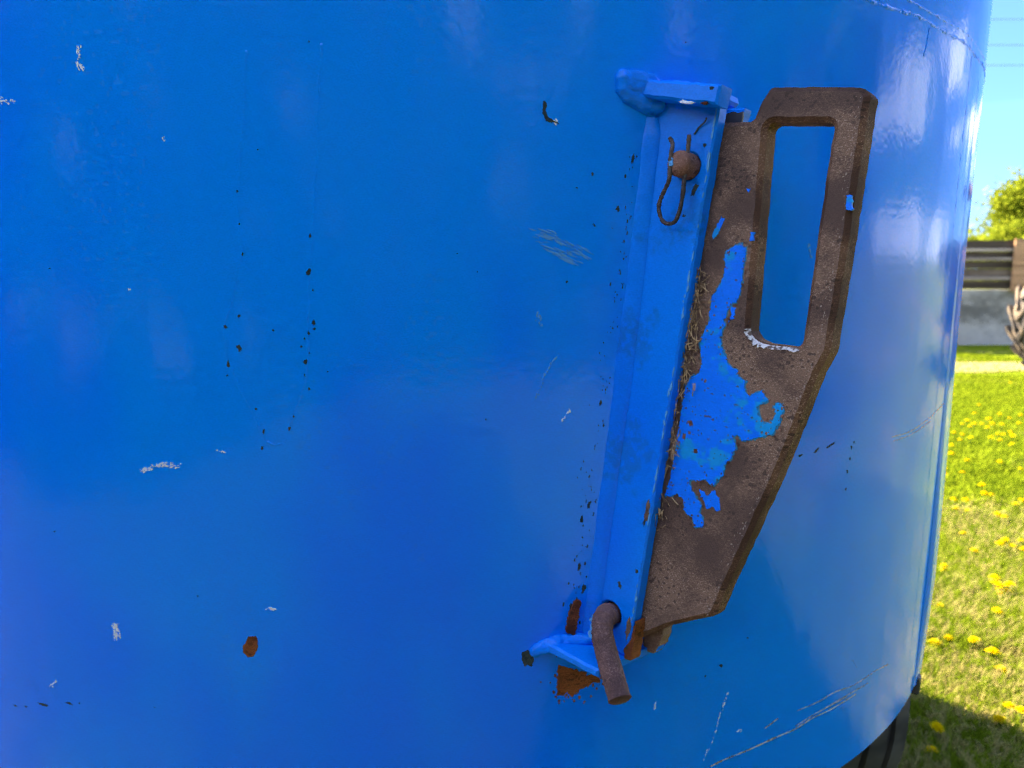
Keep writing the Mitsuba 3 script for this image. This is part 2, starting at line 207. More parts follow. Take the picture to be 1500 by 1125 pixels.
FILLET_SPECKS = [(0.2555, 1.4394, 0.0005, 0.0007, 8), (0.2365, 1.2669, 0.0003, 0.0004, 8), (0.2545, 1.2849, 0.0004, 0.0011, 8), (0.2273, 1.0518, 0.0009, 0.0017, 8), (0.2712, 1.5058, 0.0003, 0.001, 8), (0.2288, 1.2021, 0.0005, 0.0015, 8), (0.2498, 1.2927, 0.0005, 0.0008, 8), (0.2399, 1.1826, 0.0005, 0.0009, 8), (0.2353, 1.1013, 0.001, 0.0022, 8), (0.241, 1.1296, 0.0003, 0.0005, 8), (0.2517, 1.2458, 0.0005, 0.0016, 8), (0.2567, 1.3386, 0.0003, 0.0006, 8), (0.2553, 1.3862, 0.0005, 0.0016, 8), (0.2596, 1.373, 0.0003, 0.0007, 8), (0.2253, 1.1932, 0.0005, 0.0007, 8), (0.2478, 1.295, 0.0003, 0.0009, 8), (0.2687, 1.4153, 0.0004, 0.0013, 8), (0.231, 1.151, 0.0005, 0.0006, 8), (0.2298, 1.1627, 0.0005, 0.0013, 8), (0.2459, 1.2274, 0.0003, 0.0005, 8), (0.2462, 1.2456, 0.0005, 0.0007, 8), (0.2432, 1.2255, 0.0005, 0.0011, 8), (0.2325, 1.0698, 0.0006, 0.0013, 8), (0.2711, 1.4349, 0.0005, 0.0015, 8), (0.2205, 1.0561, 0.001, 0.0032, 8), (0.2591, 1.3491, 0.0003, 0.0008, 8), (0.2457, 1.3188, 0.0004, 0.0009, 8), (0.2503, 1.2856, 0.0002, 0.0006, 8), (0.2526, 1.2789, 0.0003, 0.0011, 8), (0.263, 1.3538, 0.0003, 0.0005, 8), (0.2425, 1.2219, 0.0003, 0.0007, 8), (0.2178, 1.081, 0.001, 0.0013, 8), (0.2403, 1.2001, 0.0005, 0.0013, 8), (0.2747, 1.4966, 0.0004, 0.0006, 8), (0.2401, 1.1664, 0.0003, 0.0006, 8), (0.2573, 1.2935, 0.0004, 0.001, 8), (0.2652, 1.3969, 0.0006, 0.0018, 8), (0.2787, 1.5067, 0.0005, 0.0011, 8), (0.2455, 1.1682, 0.0005, 0.0013, 8), (0.235, 1.1679, 0.0005, 0.0015, 8), (0.2521, 1.2456, 0.0005, 0.0011, 8), (0.2435, 1.1768, 0.0004, 0.0005, 8), (0.2369, 1.0865, 0.0007, 0.0011, 8), (0.2291, 1.0763, 0.0005, 0.0015, 8), (0.2629, 1.3961, 0.0005, 0.0005, 8), (0.2262, 1.1098, 0.0007, 0.0013, 8), (0.2235, 1.0797, 0.0005, 0.0015, 8), (0.2338, 1.0727, 0.0007, 0.0021, 8), (0.2623, 1.3758, 0.0005, 0.001, 8), (0.2406, 1.179, 0.0003, 0.0009, 8), (0.2435, 1.1545, 0.0004, 0.0012, 8), (0.2677, 1.3823, 0.0006, 0.0009, 8), (0.2586, 1.3431, 0.0005, 0.0013, 8), (0.2666, 1.3709, 0.0004, 0.0011, 8), (0.226, 1.0699, 0.0005, 0.0014, 8), (0.2272, 1.0635, 0.0007, 0.0013, 8), (0.2682, 1.4101, 0.0005, 0.0012, 8), (0.2569, 1.2883, 0.0006, 0.0007, 8), (0.26, 1.3696, 0.0004, 0.0011, 8), (0.2303, 1.1805, 0.0004, 0.0007, 8), (0.2308, 1.0367, 0.0011, 0.0018, 8), (0.2753, 1.464, 0.0003, 0.0007, 8), (0.2129, 1.0588, 0.0007, 0.0022, 8), (0.2468, 1.3117, 0.0003, 0.0005, 8), (0.2377, 1.1835, 0.0003, 0.0007, 8), (0.275, 1.4788, 0.0004, 0.0006, 8), (0.2341, 1.1743, 0.0003, 0.0006, 8), (0.2323, 1.1418, 0.0006, 0.0011, 8), (0.2511, 1.3156, 0.0003, 0.0009, 8), (0.2494, 1.329, 0.0005, 0.0007, 8), (0.2736, 1.4487, 0.0004, 0.001, 8), (0.2319, 1.1297, 0.0006, 0.0013, 8), (0.2509, 1.2503, 0.0005, 0.0011, 8), (0.2339, 1.0717, 0.0007, 0.0022, 8), (0.2649, 1.4173, 0.0005, 0.0007, 8), (0.2697, 1.4388, 0.0003, 0.0007, 8), (0.2318, 1.1209, 0.0003, 0.0009, 8), (0.2397, 1.1667, 0.0005, 0.001, 8), (0.2699, 1.4406, 0.0005, 0.0011, 8), (0.2388, 1.1363, 0.0004, 0.0007, 8), (0.2598, 1.3428, 0.0003, 0.0007, 8), (0.2529, 1.2819, 0.0006, 0.001, 8), (0.2642, 1.3994, 0.0004, 0.0011, 8), (0.2323, 1.1632, 0.0003, 0.0005, 8), (0.2699, 1.4528, 0.0003, 0.0005, 8), (0.2461, 1.2404, 0.0003, 0.0005, 8), (0.2305, 1.0904, 0.0005, 0.0016, 8), (0.2429, 1.1525, 0.0004, 0.0011, 8), (0.2346, 1.1982, 0.0006, 0.0007, 8), (0.2539, 1.2901, 0.0003, 0.0009, 8), (0.2314, 1.2094, 0.0005, 0.001, 8), (0.2357, 1.1193, 0.0003, 0.0003, 8), (0.271, 1.4122, 0.0005, 0.0006, 8), (0.2534, 1.339, 0.0003, 0.0004, 8), (0.2568, 1.3447, 0.0002, 0.0007, 8), (0.2431, 1.1532, 0.0005, 0.0011, 8), (0.264, 1.3444, 0.0005, 0.0011, 8), (0.2308, 1.115, 0.0004, 0.0006, 8), (0.2662, 1.4259, 0.0003, 0.0003, 8), (0.2451, 1.1661, 0.0006, 0.0013, 8), (0.2496, 1.2813, 0.0005, 0.001, 8), (0.2686, 1.4592, 0.0005, 0.0016, 8), (0.2747, 1.4507, 0.0006, 0.0011, 8), (0.2212, 1.1217, 0.0003, 0.0004, 8), (0.2672, 1.3862, 0.0003, 0.0006, 8), (0.2681, 1.3856, 0.0003, 0.0011, 8), (0.2679, 1.384, 0.0004, 0.0012, 8), (0.2711, 1.4461, 0.0006, 0.0018, 8), (0.2243, 1.0755, 0.0006, 0.0009, 8), (0.2719, 1.4947, 0.0003, 0.0007, 8), (0.2374, 1.1196, 0.0007, 0.002, 8), (0.224, 1.1056, 0.0007, 0.0018, 8), (0.2606, 1.3781, 0.0005, 0.0007, 8), (0.2684, 1.4271, 0.0006, 0.0014, 8), (0.238, 1.1934, 0.0006, 0.0015, 8), (0.2748, 1.5049, 0.0014, 0.0046, 8), (0.2676, 1.4882, 0.0009, 0.0021, 8), (0.2608, 1.4576, 0.0017, 0.0027, 8), (0.2483, 1.2688, 0.0015, 0.0027, 8), (0.2378, 1.1633, 0.0015, 0.0034, 8), (0.2307, 1.1493, 0.0015, 0.0038, 8), (0.2289, 1.0982, 0.0015, 0.0039, 8), (0.2345, 1.0753, 0.002, 0.0034, 8)]
RUST_SPOT = [(-0.1156, 1.0251), (-0.1123, 1.0313), (-0.1034, 1.0325), (-0.1023, 1.0274), (-0.1037, 1.0168), (-0.1078, 1.0099), (-0.1137, 1.0087), (-0.1185, 1.0137), (-0.1188, 1.0205)]
RUST_PATCH_LOW = [(0.2086, 0.9922), (0.2521, 0.9736), (0.2546, 0.9684), (0.2394, 0.9621), (0.2288, 0.9599), (0.2219, 0.9548), (0.2184, 0.9601), (0.2138, 0.9571), (0.2068, 0.9591), (0.2073, 0.9758)]
DARK_PATCH_LOW = [(0.1695, 1.0076), (0.1745, 1.0117), (0.1818, 1.0087), (0.1805, 0.9936), (0.1732, 0.9935), (0.1688, 1.0)]
RUST_STRIP = [(0.2256, 1.0639), (0.2309, 1.0611), (0.2253, 1.0245), (0.216, 1.029), (0.218, 1.0474)]
SCRAPES = [([(-0.2438, 1.6023), (-0.244, 1.594)], 0.0031, 9), ([(-0.2453, 1.5893), (-0.2415, 1.583)], 0.005, 14), ([(-0.3431, 1.562), (-0.3239, 1.5588)], 0.0037, 12), ([(-0.2164, 1.2004), (-0.2051, 1.2053), (-0.191, 1.2081), (-0.1745, 1.2075)], 0.0043, 40), ([(-0.2653, 1.0323), (-0.2655, 1.0153)], 0.0062, 40), ([(-0.0901, 1.0634), (-0.0816, 1.0623)], 0.0025, 7), ([(-0.368, 0.9421), (-0.3561, 0.9511)], 0.0025, 7), ([(0.1807, 1.433), (0.2, 1.4274), (0.2294, 1.4109)], 0.0099, 46), ([(0.1901, 1.4191), (0.224, 1.4064)], 0.0074, 26), ([(0.1965, 1.5364), (0.2004, 1.5342)], 0.0025, 6), ([(-0.1637, 1.5191), (-0.1631, 1.5179)], 0.0025, 3), ([(-0.2124, 1.3811), (-0.2118, 1.3798)], 0.0025, 2), ([(0.4195, 0.9223), (0.4104, 0.8981), (0.4018, 0.866), (0.3896, 0.8459)], 0.0025, 16), ([(0.4375, 0.8678), (0.4425, 0.87)], 0.0031, 4), ([(0.6473, 0.9008), (0.6602, 0.8851)], 0.0025, 6), ([(0.182, 1.3611), (0.1855, 1.348)], 0.0037, 10), ([(0.1822, 1.278), (0.1915, 1.3014), (0.2049, 1.3198)], 0.0025, 14), ([(0.2163, 1.2632), (0.2074, 1.2498)], 0.0019, 6), ([(0.4929, 1.4325), (0.5015, 1.4109)], 0.0025, 6), ([(-0.1324, 1.225), (-0.124, 1.2239)], 0.0012, 4), ([(0.3226, 0.9298), (0.3212, 0.9219)], 0.0025, 5)]
CHIP_CURL = [(0.186, 1.5535), (0.1892, 1.5518), (0.188, 1.5445), (0.1913, 1.5387), (0.2017, 1.5336), (0.1887, 1.5356), (0.1854, 1.5427)]
SCRATCHES = [([(0.4, 0.8336), (0.4194, 0.837), (0.4575, 0.8392), (0.5019, 0.8418), (0.5359, 0.8419), (0.568, 0.846), (0.6036, 0.8452), (0.6649, 0.8466)], 0.0024), ([(0.5354, 0.8457), (0.5743, 0.8504), (0.642, 0.8509)], 0.0014), ([(0.537, 0.8662), (0.5794, 0.8655), (0.6111, 0.8672), (0.6571, 0.862), (0.7137, 0.8616), (0.76, 0.8557)], 0.0015), ([(0.4809, 0.8599), (0.5031, 0.8667)], 0.0021), ([(0.6956, 0.8512), (0.6335, 0.8529), (0.5812, 0.8509)], 0.0011), ([(0.6945, 1.1897), (0.7493, 1.1891), (0.806, 1.1941), (0.8748, 1.2018), (0.9447, 1.2074)], 0.0014), ([(0.6996, 1.1836), (0.7626, 1.1844), (0.8327, 1.1912)], 0.001)]
DANDELIONS = [(5.075, 8.74), (4.692, 7.614), (4.694, 8.091), (4.059, 6.739), (3.891, 6.524), (3.621, 6.179), (3.697, 6.422), (3.9, 6.422), (3.542, 6.179), (3.541, 5.953), (3.653, 5.997), (3.355, 5.742), (3.664, 6.132), (4.333, 6.852), (4.57, 7.089), (4.51, 6.852), (4.646, 6.91), (4.418, 6.577), (4.048, 6.422), (4.186, 6.577), (3.95, 6.132), (3.845, 6.041), (4.029, 6.179), (4.181, 6.322), (3.871, 5.825), (3.421, 5.257), (3.203, 5.278), (2.934, 5.078), (3.457, 5.091), (2.91, 4.621), (2.824, 4.455), (2.615, 4.406), (2.527, 4.228), (2.529, 4.118), (3.008, 4.391), (2.895, 4.273), (2.678, 4.033), (2.331, 3.818), (2.46, 3.685), (2.452, 3.607), (2.372, 3.583), (2.509, 3.64), (1.958, 3.323), (2.093, 3.172), (2.069, 3.1), (2.082, 3.08), (3.222, 5.508), (4.049, 6.086), (4.027, 6.577), (4.123, 6.63), (1.956, 3.324), (2.088, 3.17), (2.059, 3.093), (2.102, 3.093), (1.725, 2.933), (1.895, 2.842), (1.604, 2.662), (1.54, 2.634), (1.669, 2.613), (1.691, 2.54), (1.666, 2.45), (1.516, 2.175), (1.467, 2.146), (1.558, 2.18), (1.243, 2.077), (1.18, 1.988)]

O_, U_, V_, W_ = map(np.array, (FIN_O, FIN_U, FIN_V, FIN_W))
AXIS = np.array([1.729 * math.sin(math.radians(-5.2)), 1.729 * math.cos(math.radians(-5.2))])

def fin(p):
    p = np.asarray(p, float)
    return O_ + p[:, :1] * U_ + p[:, 1:2] * V_ + p[:, 2:3] * W_

def finm(m):
    return fin(m[0]), m[1]

def bulge(phi, z):
    """Slight dents and waves of the rolled sheet, in metres."""
    p = np.stack([phi * 2.3, z * 1.9, phi * 0 + 0.3], -1)
    q = np.stack([phi * 7.0, z * 3.5, phi * 0 + 5.3], -1)
    return 0.0055 * (meshkit.noise(p, 4) - 0.5) + 0.0016 * (meshkit.noise(q, 9) - 0.5)

def on_shell(phi, z, off=0.0):
    phi, z = np.asarray(phi, float), np.asarray(z, float)
    r = 1.0 + 0.021 * (z - EYE) + bulge(phi, z) + off
    return np.stack([AXIS[0] + r * np.sin(phi), AXIS[1] - r * np.cos(phi), z + 0 * phi], -1)

def chip(ring, h=0.0005, amp=0.0006, step=0.0022, seed=0):
    """A patch on the shell with an irregular outline, from a ring of (angle, height)."""
    r = np.asarray(ring, float)
    if signed(r) < 0: r = r[::-1]
    r = jitter(r, step, amp, seed)
    f = ear([r])
    if len(f) == 0: return None
    v = on_shell(r[:, 0], r[:, 1], h); b = on_shell(r[:, 0], r[:, 1], -0.003)
    n = len(r); k = np.arange(n)
    a = v[f[:, 0]]; nn = np.cross(v[f[:, 1]] - a, v[f[:, 2]] - a).sum(0)
    outw = np.array([math.sin(r[0, 0]), -math.cos(r[0, 0]), 0])
    if nn @ outw < 0: f = f[:, ::-1]
    side = np.vstack([np.stack([k + n, (k + 1) % n + n, (k + 1) % n], 1), np.stack([k + n, (k + 1) % n, k], 1)])
    return np.vstack([v, b]), np.vstack([f, side])

def spot(x, z, rw, rh, ang, seed):
    g = np.random.default_rng(seed)
    m = 9 if max(rw, rh) < 0.003 else 16
    t = np.arange(m) * 2 * np.pi / m
    rad = 1 + g.normal(0, 0.22, m)
    a = math.radians(ang)
    px, pz = rw * rad * np.cos(t), rh * rad * np.sin(t)
    return np.stack([x + px * math.cos(a) + pz * math.sin(a), z - px * math.sin(a) + pz * math.cos(a)], 1)

# ------------------------------------------------------------------ materials
def C(r, g, b): return {'type': 'rgb', 'value': [r, g, b]}

def peel(p, n, uv):
    return (noise(p.x * 210, p.y * 210, p.z * 170) * 0.7 + noise(p.x * 480, p.y * 480, p.z * 420) * 0.22
            + 2.2 * noise(p.x * 34, p.y * 34, p.z * 26) + 3.2 * noise(p.x * 55, p.y * 55, p.z * 7))

def blue(p, n, uv):
    g = fbm(p.x * 9, p.y * 9, p.z * 6, 3)
    s = noise(p.x * 900, p.y * 900, p.z * 900)
    k = fbm(p.x * 3.2 + 4, p.y * 3.2, p.z * 1.3, 4)
    c = mix((0.0005, 0.180, 0.88), (0.0006, 0.240, 0.86), smoothstep(0.40, 0.60, k * 0.8 + g * 0.2))
    dust = smoothstep(0.70, 0.78, noise(p.x * 260, p.y * 260, p.z * 200)) * smoothstep(0.5, 0.7, fbm(p.x * 11, p.y * 11, p.z * 4, 3))
    return mix(c, (0.10, 0.28, 0.62), dust * 0.10) * (0.94 + 0.12 * s)

def blue2(p, n, uv):
    g = fbm(p.x * 24, p.y * 24, p.z * 18, 4); s = noise(p.x * 900, p.y * 900, p.z * 900)
    c = mix((0.0005, 0.145, 0.82), (0.0006, 0.195, 0.80), smoothstep(0.35, 0.65, fbm(p.x * 7, p.y * 7, p.z * 4, 3)))
    grime_shade = smoothstep(0.56, 0.66, g) * smoothstep(0.3, 0.6, fbm(p.x * 210, p.y * 210, p.z * 150, 3))
    return mix(c, (0.012, 0.11, 0.26), grime_shade * 0.35) * (0.9 + 0.2 * s)

scene['blue_paint'] = {'type': 'twosided', 'bsdf': {'type': 'bumpmap', 'arbitrary': proc(peel, 4e-4), 'scale': 0.00010,
    'bsdf': {'type': 'principled', 'base_color': proc(blue), 'roughness': 0.12, 'specular': 0.21}}}

def peel2(p, n, uv):
    return noise(p.x * 260, p.y * 260, p.z * 260) + 2.0 * noise(p.x * 60, p.y * 60, p.z * 40)
scene['bracket_paint'] = {'type': 'twosided', 'bsdf': {'type': 'bumpmap', 'arbitrary': proc(peel2, 4e-4), 'scale': 0.0001,
    'bsdf': {'type': 'principled', 'base_color': proc(blue2), 'roughness': 0.3, 'specular': 0.16}}}

def blue3(p, n, uv):
    a = fbm(p.x * 30, p.y * 30, p.z * 22, 4); b = fbm(p.x * 160, p.y * 160, p.z * 160, 3); s = noise(p.x * 900, p.y * 900, p.z * 900)
    c = mix((0.0005, 0.170, 0.88), (0.004, 0.27, 0.66), smoothstep(0.50, 0.60, a * 0.75 + b * 0.25))
    c = mix(c, (0.06, 0.05, 0.04), smoothstep(0.74, 0.80, noise(p.x * 420, p.y * 420, p.z * 420)) * smoothstep(0.45, 0.6, b) * 0.8)
    return c * (0.88 + 0.24 * s)
scene['old_paint'] = {'type': 'twosided', 'bsdf': {'type': 'bumpmap', 'arbitrary': proc(peel2, 4e-4), 'scale': 0.00022,
    'bsdf': {'type': 'principled', 'base_color': proc(blue3), 'roughness': 0.38, 'specular': 0.2}}}

def rusty(dark, mid, light, k=1.0):
    def col(p, n, uv):
        a = fbm(p.x * 26 * k, p.y * 26 * k, p.z * 22 * k, 4)
        b = fbm(p.x * 900, p.y * 900, p.z * 900, 2)
        c = cell_rand(p.x * 1500, p.y * 1500, p.z * 1500)
        base = mix(dark, mid, smoothstep(0.38, 0.62, a * 0.72 + b * 0.28))
        base = mix(base, light, smoothstep(0.60, 0.78, b) * smoothstep(0.40, 0.62, a) * 0.75)
        pit = smoothstep(0.66, 0.76, noise(p.x * 340, p.y * 340, p.z * 340)) * smoothstep(0.40, 0.60, fbm(p.x * 40, p.y * 40, p.z * 40, 2))
        base = mix(base, mi.Color3f(dark) * 0.5, pit * 0.75)
        return base * (0.70 + 0.60 * c)
    return col

def pits(p, n, uv):
    return fbm(p.x * 520, p.y * 520, p.z * 520, 3) + 0.6 * noise(p.x * 1100, p.y * 1100, p.z * 1100)

def rust_bsdf(dark, mid, light, rough=0.8, depth=0.0002, k=1.0):
    return {'type': 'twosided', 'bsdf': {'type': 'bumpmap', 'arbitrary': proc(pits, 2e-4), 'scale': depth,
            'bsdf': {'type': 'principled', 'base_color': proc(rusty(dark, mid, light, k)), 'roughness': rough, 'specular': 0.3}}}

scene['plate_rust'] = rust_bsdf((0.082, 0.050, 0.038), (0.185, 0.112, 0.072), (0.36, 0.275, 0.21), 0.8, 0.00006)
scene['edge_rust'] = rust_bsdf((0.060, 0.030, 0.018), (0.150, 0.078, 0.042), (0.34, 0.24, 0.17), 0.85, 0.00012)
scene['pin_rust'] = rust_bsdf((0.070, 0.032, 0.022), (0.190, 0.095, 0.065), (0.30, 0.20, 0.15))
scene['rod_rust'] = rust_bsdf((0.065, 0.035, 0.032), (0.150, 0.080, 0.066), (0.26, 0.18, 0.15))
scene['orange_rust'] = rust_bsdf((0.070, 0.018, 0.005), (0.210, 0.062, 0.014), (0.26, 0.11, 0.04))
scene['dark_chip'] = rust_bsdf((0.006, 0.024, 0.030), (0.030, 0.046, 0.042), (0.08, 0.06, 0.04))
scene['clip_steel'] = rust_bsdf((0.020, 0.016, 0.015), (0.075, 0.055, 0.045), (0.28, 0.26, 0.24), 0.55)
scene['bare_scrape'] = {'type': 'twosided', 'bsdf': {'type': 'principled', 'base_color': C(0.62, 0.70, 0.72), 'roughness': 0.6}}
scene['faint_scrape'] = {'type': 'twosided', 'bsdf': {'type': 'principled', 'base_color': C(0.07, 0.29, 0.58), 'roughness': 0.6}}

def scratchc(p, n, uv):
    b = fbm(p.x * 260, p.y * 260, p.z * 500, 3)
    return mix((0.10, 0.10, 0.09), (0.50, 0.46, 0.40), smoothstep(0.38, 0.62, b))
scene['scratch_steel'] = {'type': 'twosided', 'bsdf': {'type': 'principled', 'base_color': proc(scratchc), 'roughness': 0.55}}
scene['rubber'] = {'type': 'twosided', 'bsdf': {'type': 'principled', 'base_color': proc(lambda p, n, uv: mix((0.045, 0.045, 0.048), (0.14, 0.13, 0.115), smoothstep(0.35, 0.7, fbm(p.x * 9, p.y * 9, p.z * 9, 4)))), 'roughness': 0.75}}
scene['muddy_rubber'] = {'type': 'twosided', 'bsdf': {'type': 'principled', 'base_color': proc(lambda p, n, uv: mix((0.035, 0.030, 0.028), (0.11, 0.085, 0.06), smoothstep(0.40, 0.62, fbm(p.x * 7, p.y * 7, p.z * 7, 4)))), 'roughness': 0.85}}
scene['dark_steel'] = {'type': 'twosided', 'bsdf': {'type': 'principled', 'base_color': C(0.03, 0.032, 0.035), 'roughness': 0.5}}
scene['wheel_paint'] = {'type': 'twosided', 'bsdf': {'type': 'principled', 'base_color': C(0.10, 0.03, 0.02), 'roughness': 0.5}}
scene['cab_glass'] = {'type': 'thindielectric'}
scene['straw'] = {'type': 'twosided', 'bsdf': {'type': 'principled', 'base_color': proc(lambda p, n, uv: mix((0.05, 0.024, 0.010), (0.52, 0.36, 0.18), cell_rand(p.x * 160, p.y * 160, p.z * 160))), 'roughness': 0.8}}

# ------------------------------------------------------------------ ground, path
def groundc(p, n, uv):
    a = fbm(p.x * 0.8, p.y * 0.8, 0, 4); b = fbm(p.x * 14, p.y * 14, 3, 3); c = noise(p.x * 120, p.y * 120, 5)
    g = mix((0.085, 0.125, 0.008), (0.15, 0.19, 0.014), smoothstep(0.3, 0.7, b))
    g = mix(g, (0.36, 0.31, 0.12), smoothstep(0.52, 0.70, a) * 0.6 * smoothstep(0.35, 0.6, b))
    return g * (0.7 + 0.6 * c)
scene['soil'] = {'type': 'twosided', 'bsdf': {'type': 'diffuse', 'reflectance': proc(groundc)}}
gx = np.array([-600, -60, 0, 4, 8, 14, 30, 60, 600.0]); gy = np.array([-600, -60, -12, 0, 5, 10, 14, 30, 60, 600.0])
X, Y = np.meshgrid(gx, gy, indexing='ij')
q = (np.arange(len(gx) - 1)[:, None] * len(gy) + np.arange(len(gy) - 1)).ravel()
structure('ground', (np.stack([X, Y, X * 0], -1).reshape(-1, 3), np.stack([q, q + len(gy), q + len(gy) + 1, q + 1], 1)), 'soil', 'lawn ground under the grass with bare yellowish patches', 'ground')

def pathc(p, n, uv):
    b = fbm(p.x * 6, p.y * 6, 3, 4); c = noise(p.x * 90, p.y * 90, 5)
    return mix((0.20, 0.172, 0.075), (0.28, 0.24, 0.11), b) * (0.75 + 0.5 * c)
scene['dry_earth'] = {'type': 'twosided', 'bsdf': {'type': 'diffuse', 'reflectance': proc(pathc)}}
g = np.random.default_rng(5)
xs = np.linspace(-30, 40, 141)
lo = 10.55 + 0.18 * np.sin(xs * 0.9) + g.normal(0, 0.07, len(xs)); hi = 11.75 + 0.2 * np.sin(xs * 0.7 + 1) + g.normal(0, 0.07, len(xs))
v = np.vstack([np.c_[xs, lo, xs * 0 + 0.012], np.c_[xs, hi, xs * 0 + 0.012]]); k = np.arange(140)
structure('path', (v, np.stack([k, k + 1, k + 142, k + 141], 1)), 'dry_earth', 'pale dry trodden strip crossing the lawn before the wall', 'path')

def trackc(p, n, uv):
    b = fbm(p.x * 5, p.y * 5, 1, 4); c = noise(p.x * 70, p.y * 70, 5)
    return mix((0.028, 0.025, 0.022), (0.062, 0.055, 0.048), b) * (0.7 + 0.6 * c)
scene['track_soil'] = {'type': 'twosided', 'bsdf': {'type': 'diffuse', 'reflectance': proc(trackc)}}
g = np.random.default_rng(6)
xs = np.linspace(-14, 1.1, 90)
lo = -5.6 + 0.2 * np.sin(xs * 0.9) + g.normal(0, 0.06, len(xs)); hi = 0.55 + 0.12 * np.sin(xs * 1.7 + 1) + g.normal(0, 0.05, len(xs)); hi += 5.0 * np.clip((-1.4 - xs) / 1.5, 0, 1); hi[-8:] -= np.linspace(0, 1, 8) ** 2 * 1.5; lo[-8:] += np.linspace(0, 1, 8) ** 2 * 1.5
v = np.vstack([np.c_[xs, lo, xs * 0 + 0.012], np.c_[xs, hi, xs * 0 + 0.012]]); k = np.arange(89)
structure('added_track', (v, np.stack([k, k + 1, k + 91, k + 90], 1)), 'track_soil', 'dark bare soil added out of view to darken the tank reflections', 'track')  # unseen dark ground, put in to darken what the shell reflects

# ------------------------------------------------------------------ the tank trailer: shell
ZB, ZT = 0.748, 2.62
trailer = thing('tank_trailer', 'large round blue painted steel tank on black tyres, scratched and rust spotted', 'tank trailer')
phis = np.concatenate([np.linspace(-1.05, 1.15, 621), np.linspace(1.15, 2 * np.pi - 1.05, 150)[1:-1]])
zs = np.concatenate([np.linspace(ZB, 1.75, 281), np.linspace(1.75, ZT, 40)[1:]])
PH, ZZ = np.meshgrid(phis, zs, indexing='ij')
sv = on_shell(PH, ZZ)
# the bottom edge is rolled inwards a little
nP, nZ = PH.shape
i = np.arange(nP)[:, None]; j = np.arange(nZ - 1)[None]
a = (i * nZ + j).ravel(); b = (((i + 1) % nP) * nZ + j).ravel()
outer = (sv.reshape(-1, 3), np.stack([a, b, b + 1, a + 1], 1))
part(trailer, 'shell', outer, 'blue_paint', True)
pc = np.linspace(0, 2 * np.pi, 241)[:-1]
def ring_surface(profile, n=240):
    """A surface of revolution round the tank's axis from (radius, height) pairs."""
    pr = np.asarray(profile); t = np.arange(n) * 2 * np.pi / n
    vv = np.stack([AXIS[0] + pr[None, :, 0] * np.sin(t)[:, None], AXIS[1] - pr[None, :, 0] * np.cos(t)[:, None], pr[None, :, 1] + 0 * t[:, None]], -1)
    m = len(pr); ii = np.arange(n)[:, None]; jj = np.arange(m - 1)[None]
    aa = (ii * m + jj).ravel(); bb = (((ii + 1) % n) * m + jj).ravel()
    return vv.reshape(-1, 3), np.stack([aa, bb, bb + 1, aa + 1], 1)
part(trailer, 'inner_wall', ring_surface([(0.0, 0.775), (0.975, 0.775), (1.012, ZT)]), 'dark_steel', 30)
part(trailer, 'top_rim', ring_surface([(1.008, ZT - 0.01), (1.006, ZT + 0.02), (1.03, ZT + 0.035), (1.055, ZT + 0.02), (1.055, ZT - 0.03), (1.022, ZT - 0.03)]), 'bracket_paint', 30)
rb = 1 + 0.021 * (ZB - EYE)
bp = np.linspace(0, 2 * np.pi, 721)[:-1]
lip_o = on_shell(bp - np.pi, 0 * bp + ZB + 0.0005, 0.0); lip_i = on_shell(bp - np.pi, 0 * bp + ZB - 0.004, -0.010); lip_j = on_shell(bp - np.pi, 0 * bp + ZB + 0.012, -0.035)
lip_e = on_shell(bp - np.pi, 0 * bp + ZB - 0.003, -0.003)
k = np.arange(720); k1 = (k + 1) % 720
part(trailer, 'bottom_lip', (np.vstack([lip_o, lip_e, lip_i, lip_j]), np.vstack([np.stack([k + o, k1 + o, k1 + 720 + o, k + 720 + o], 1) for o in (0, 720, 1440)])), 'blue_paint', 40)
part(trailer, 'floor', ring_surface([(0.0, ZB + 0.004), (0.97, ZB + 0.004)]), 'dark_steel')

# weld seams: round the tank above, upright near the right, and the outline of a filled slot at the left
def bead(path, r, name, seed, lump=0.25, n=10, bsdf='blue_paint', sink=0.6, label=None):
    """A lumpy weld bead along a path of (angle, height)."""
    p = np.asarray(path, float)
    d = np.r_[0, np.cumsum(np.linalg.norm(np.diff(p, axis=0), axis=1))]
    m = max(8, int(d[-1] / 0.0015)); t = np.linspace(0, d[-1], m)
    g = np.random.default_rng(seed)
    ph, z = np.interp(t, d, p[:, 0]), np.interp(t, d, p[:, 1])
    wob = np.convolve(g.normal(0, 1, m + 8), np.ones(5) / 5, 'valid')[:m] * r * 0.35
    ph, z = ph + wob, z + wob * 0.6
    rad = r * (1 + lump * np.sin(t / (r * 1.1)) * 0.5 + lump * g.normal(0, 0.4, m)); rad[0] = rad[-1] = r * 0.2
    return part(trailer, name, tube(on_shell(ph, z, -r * sink), rad, n), bsdf, True, label)

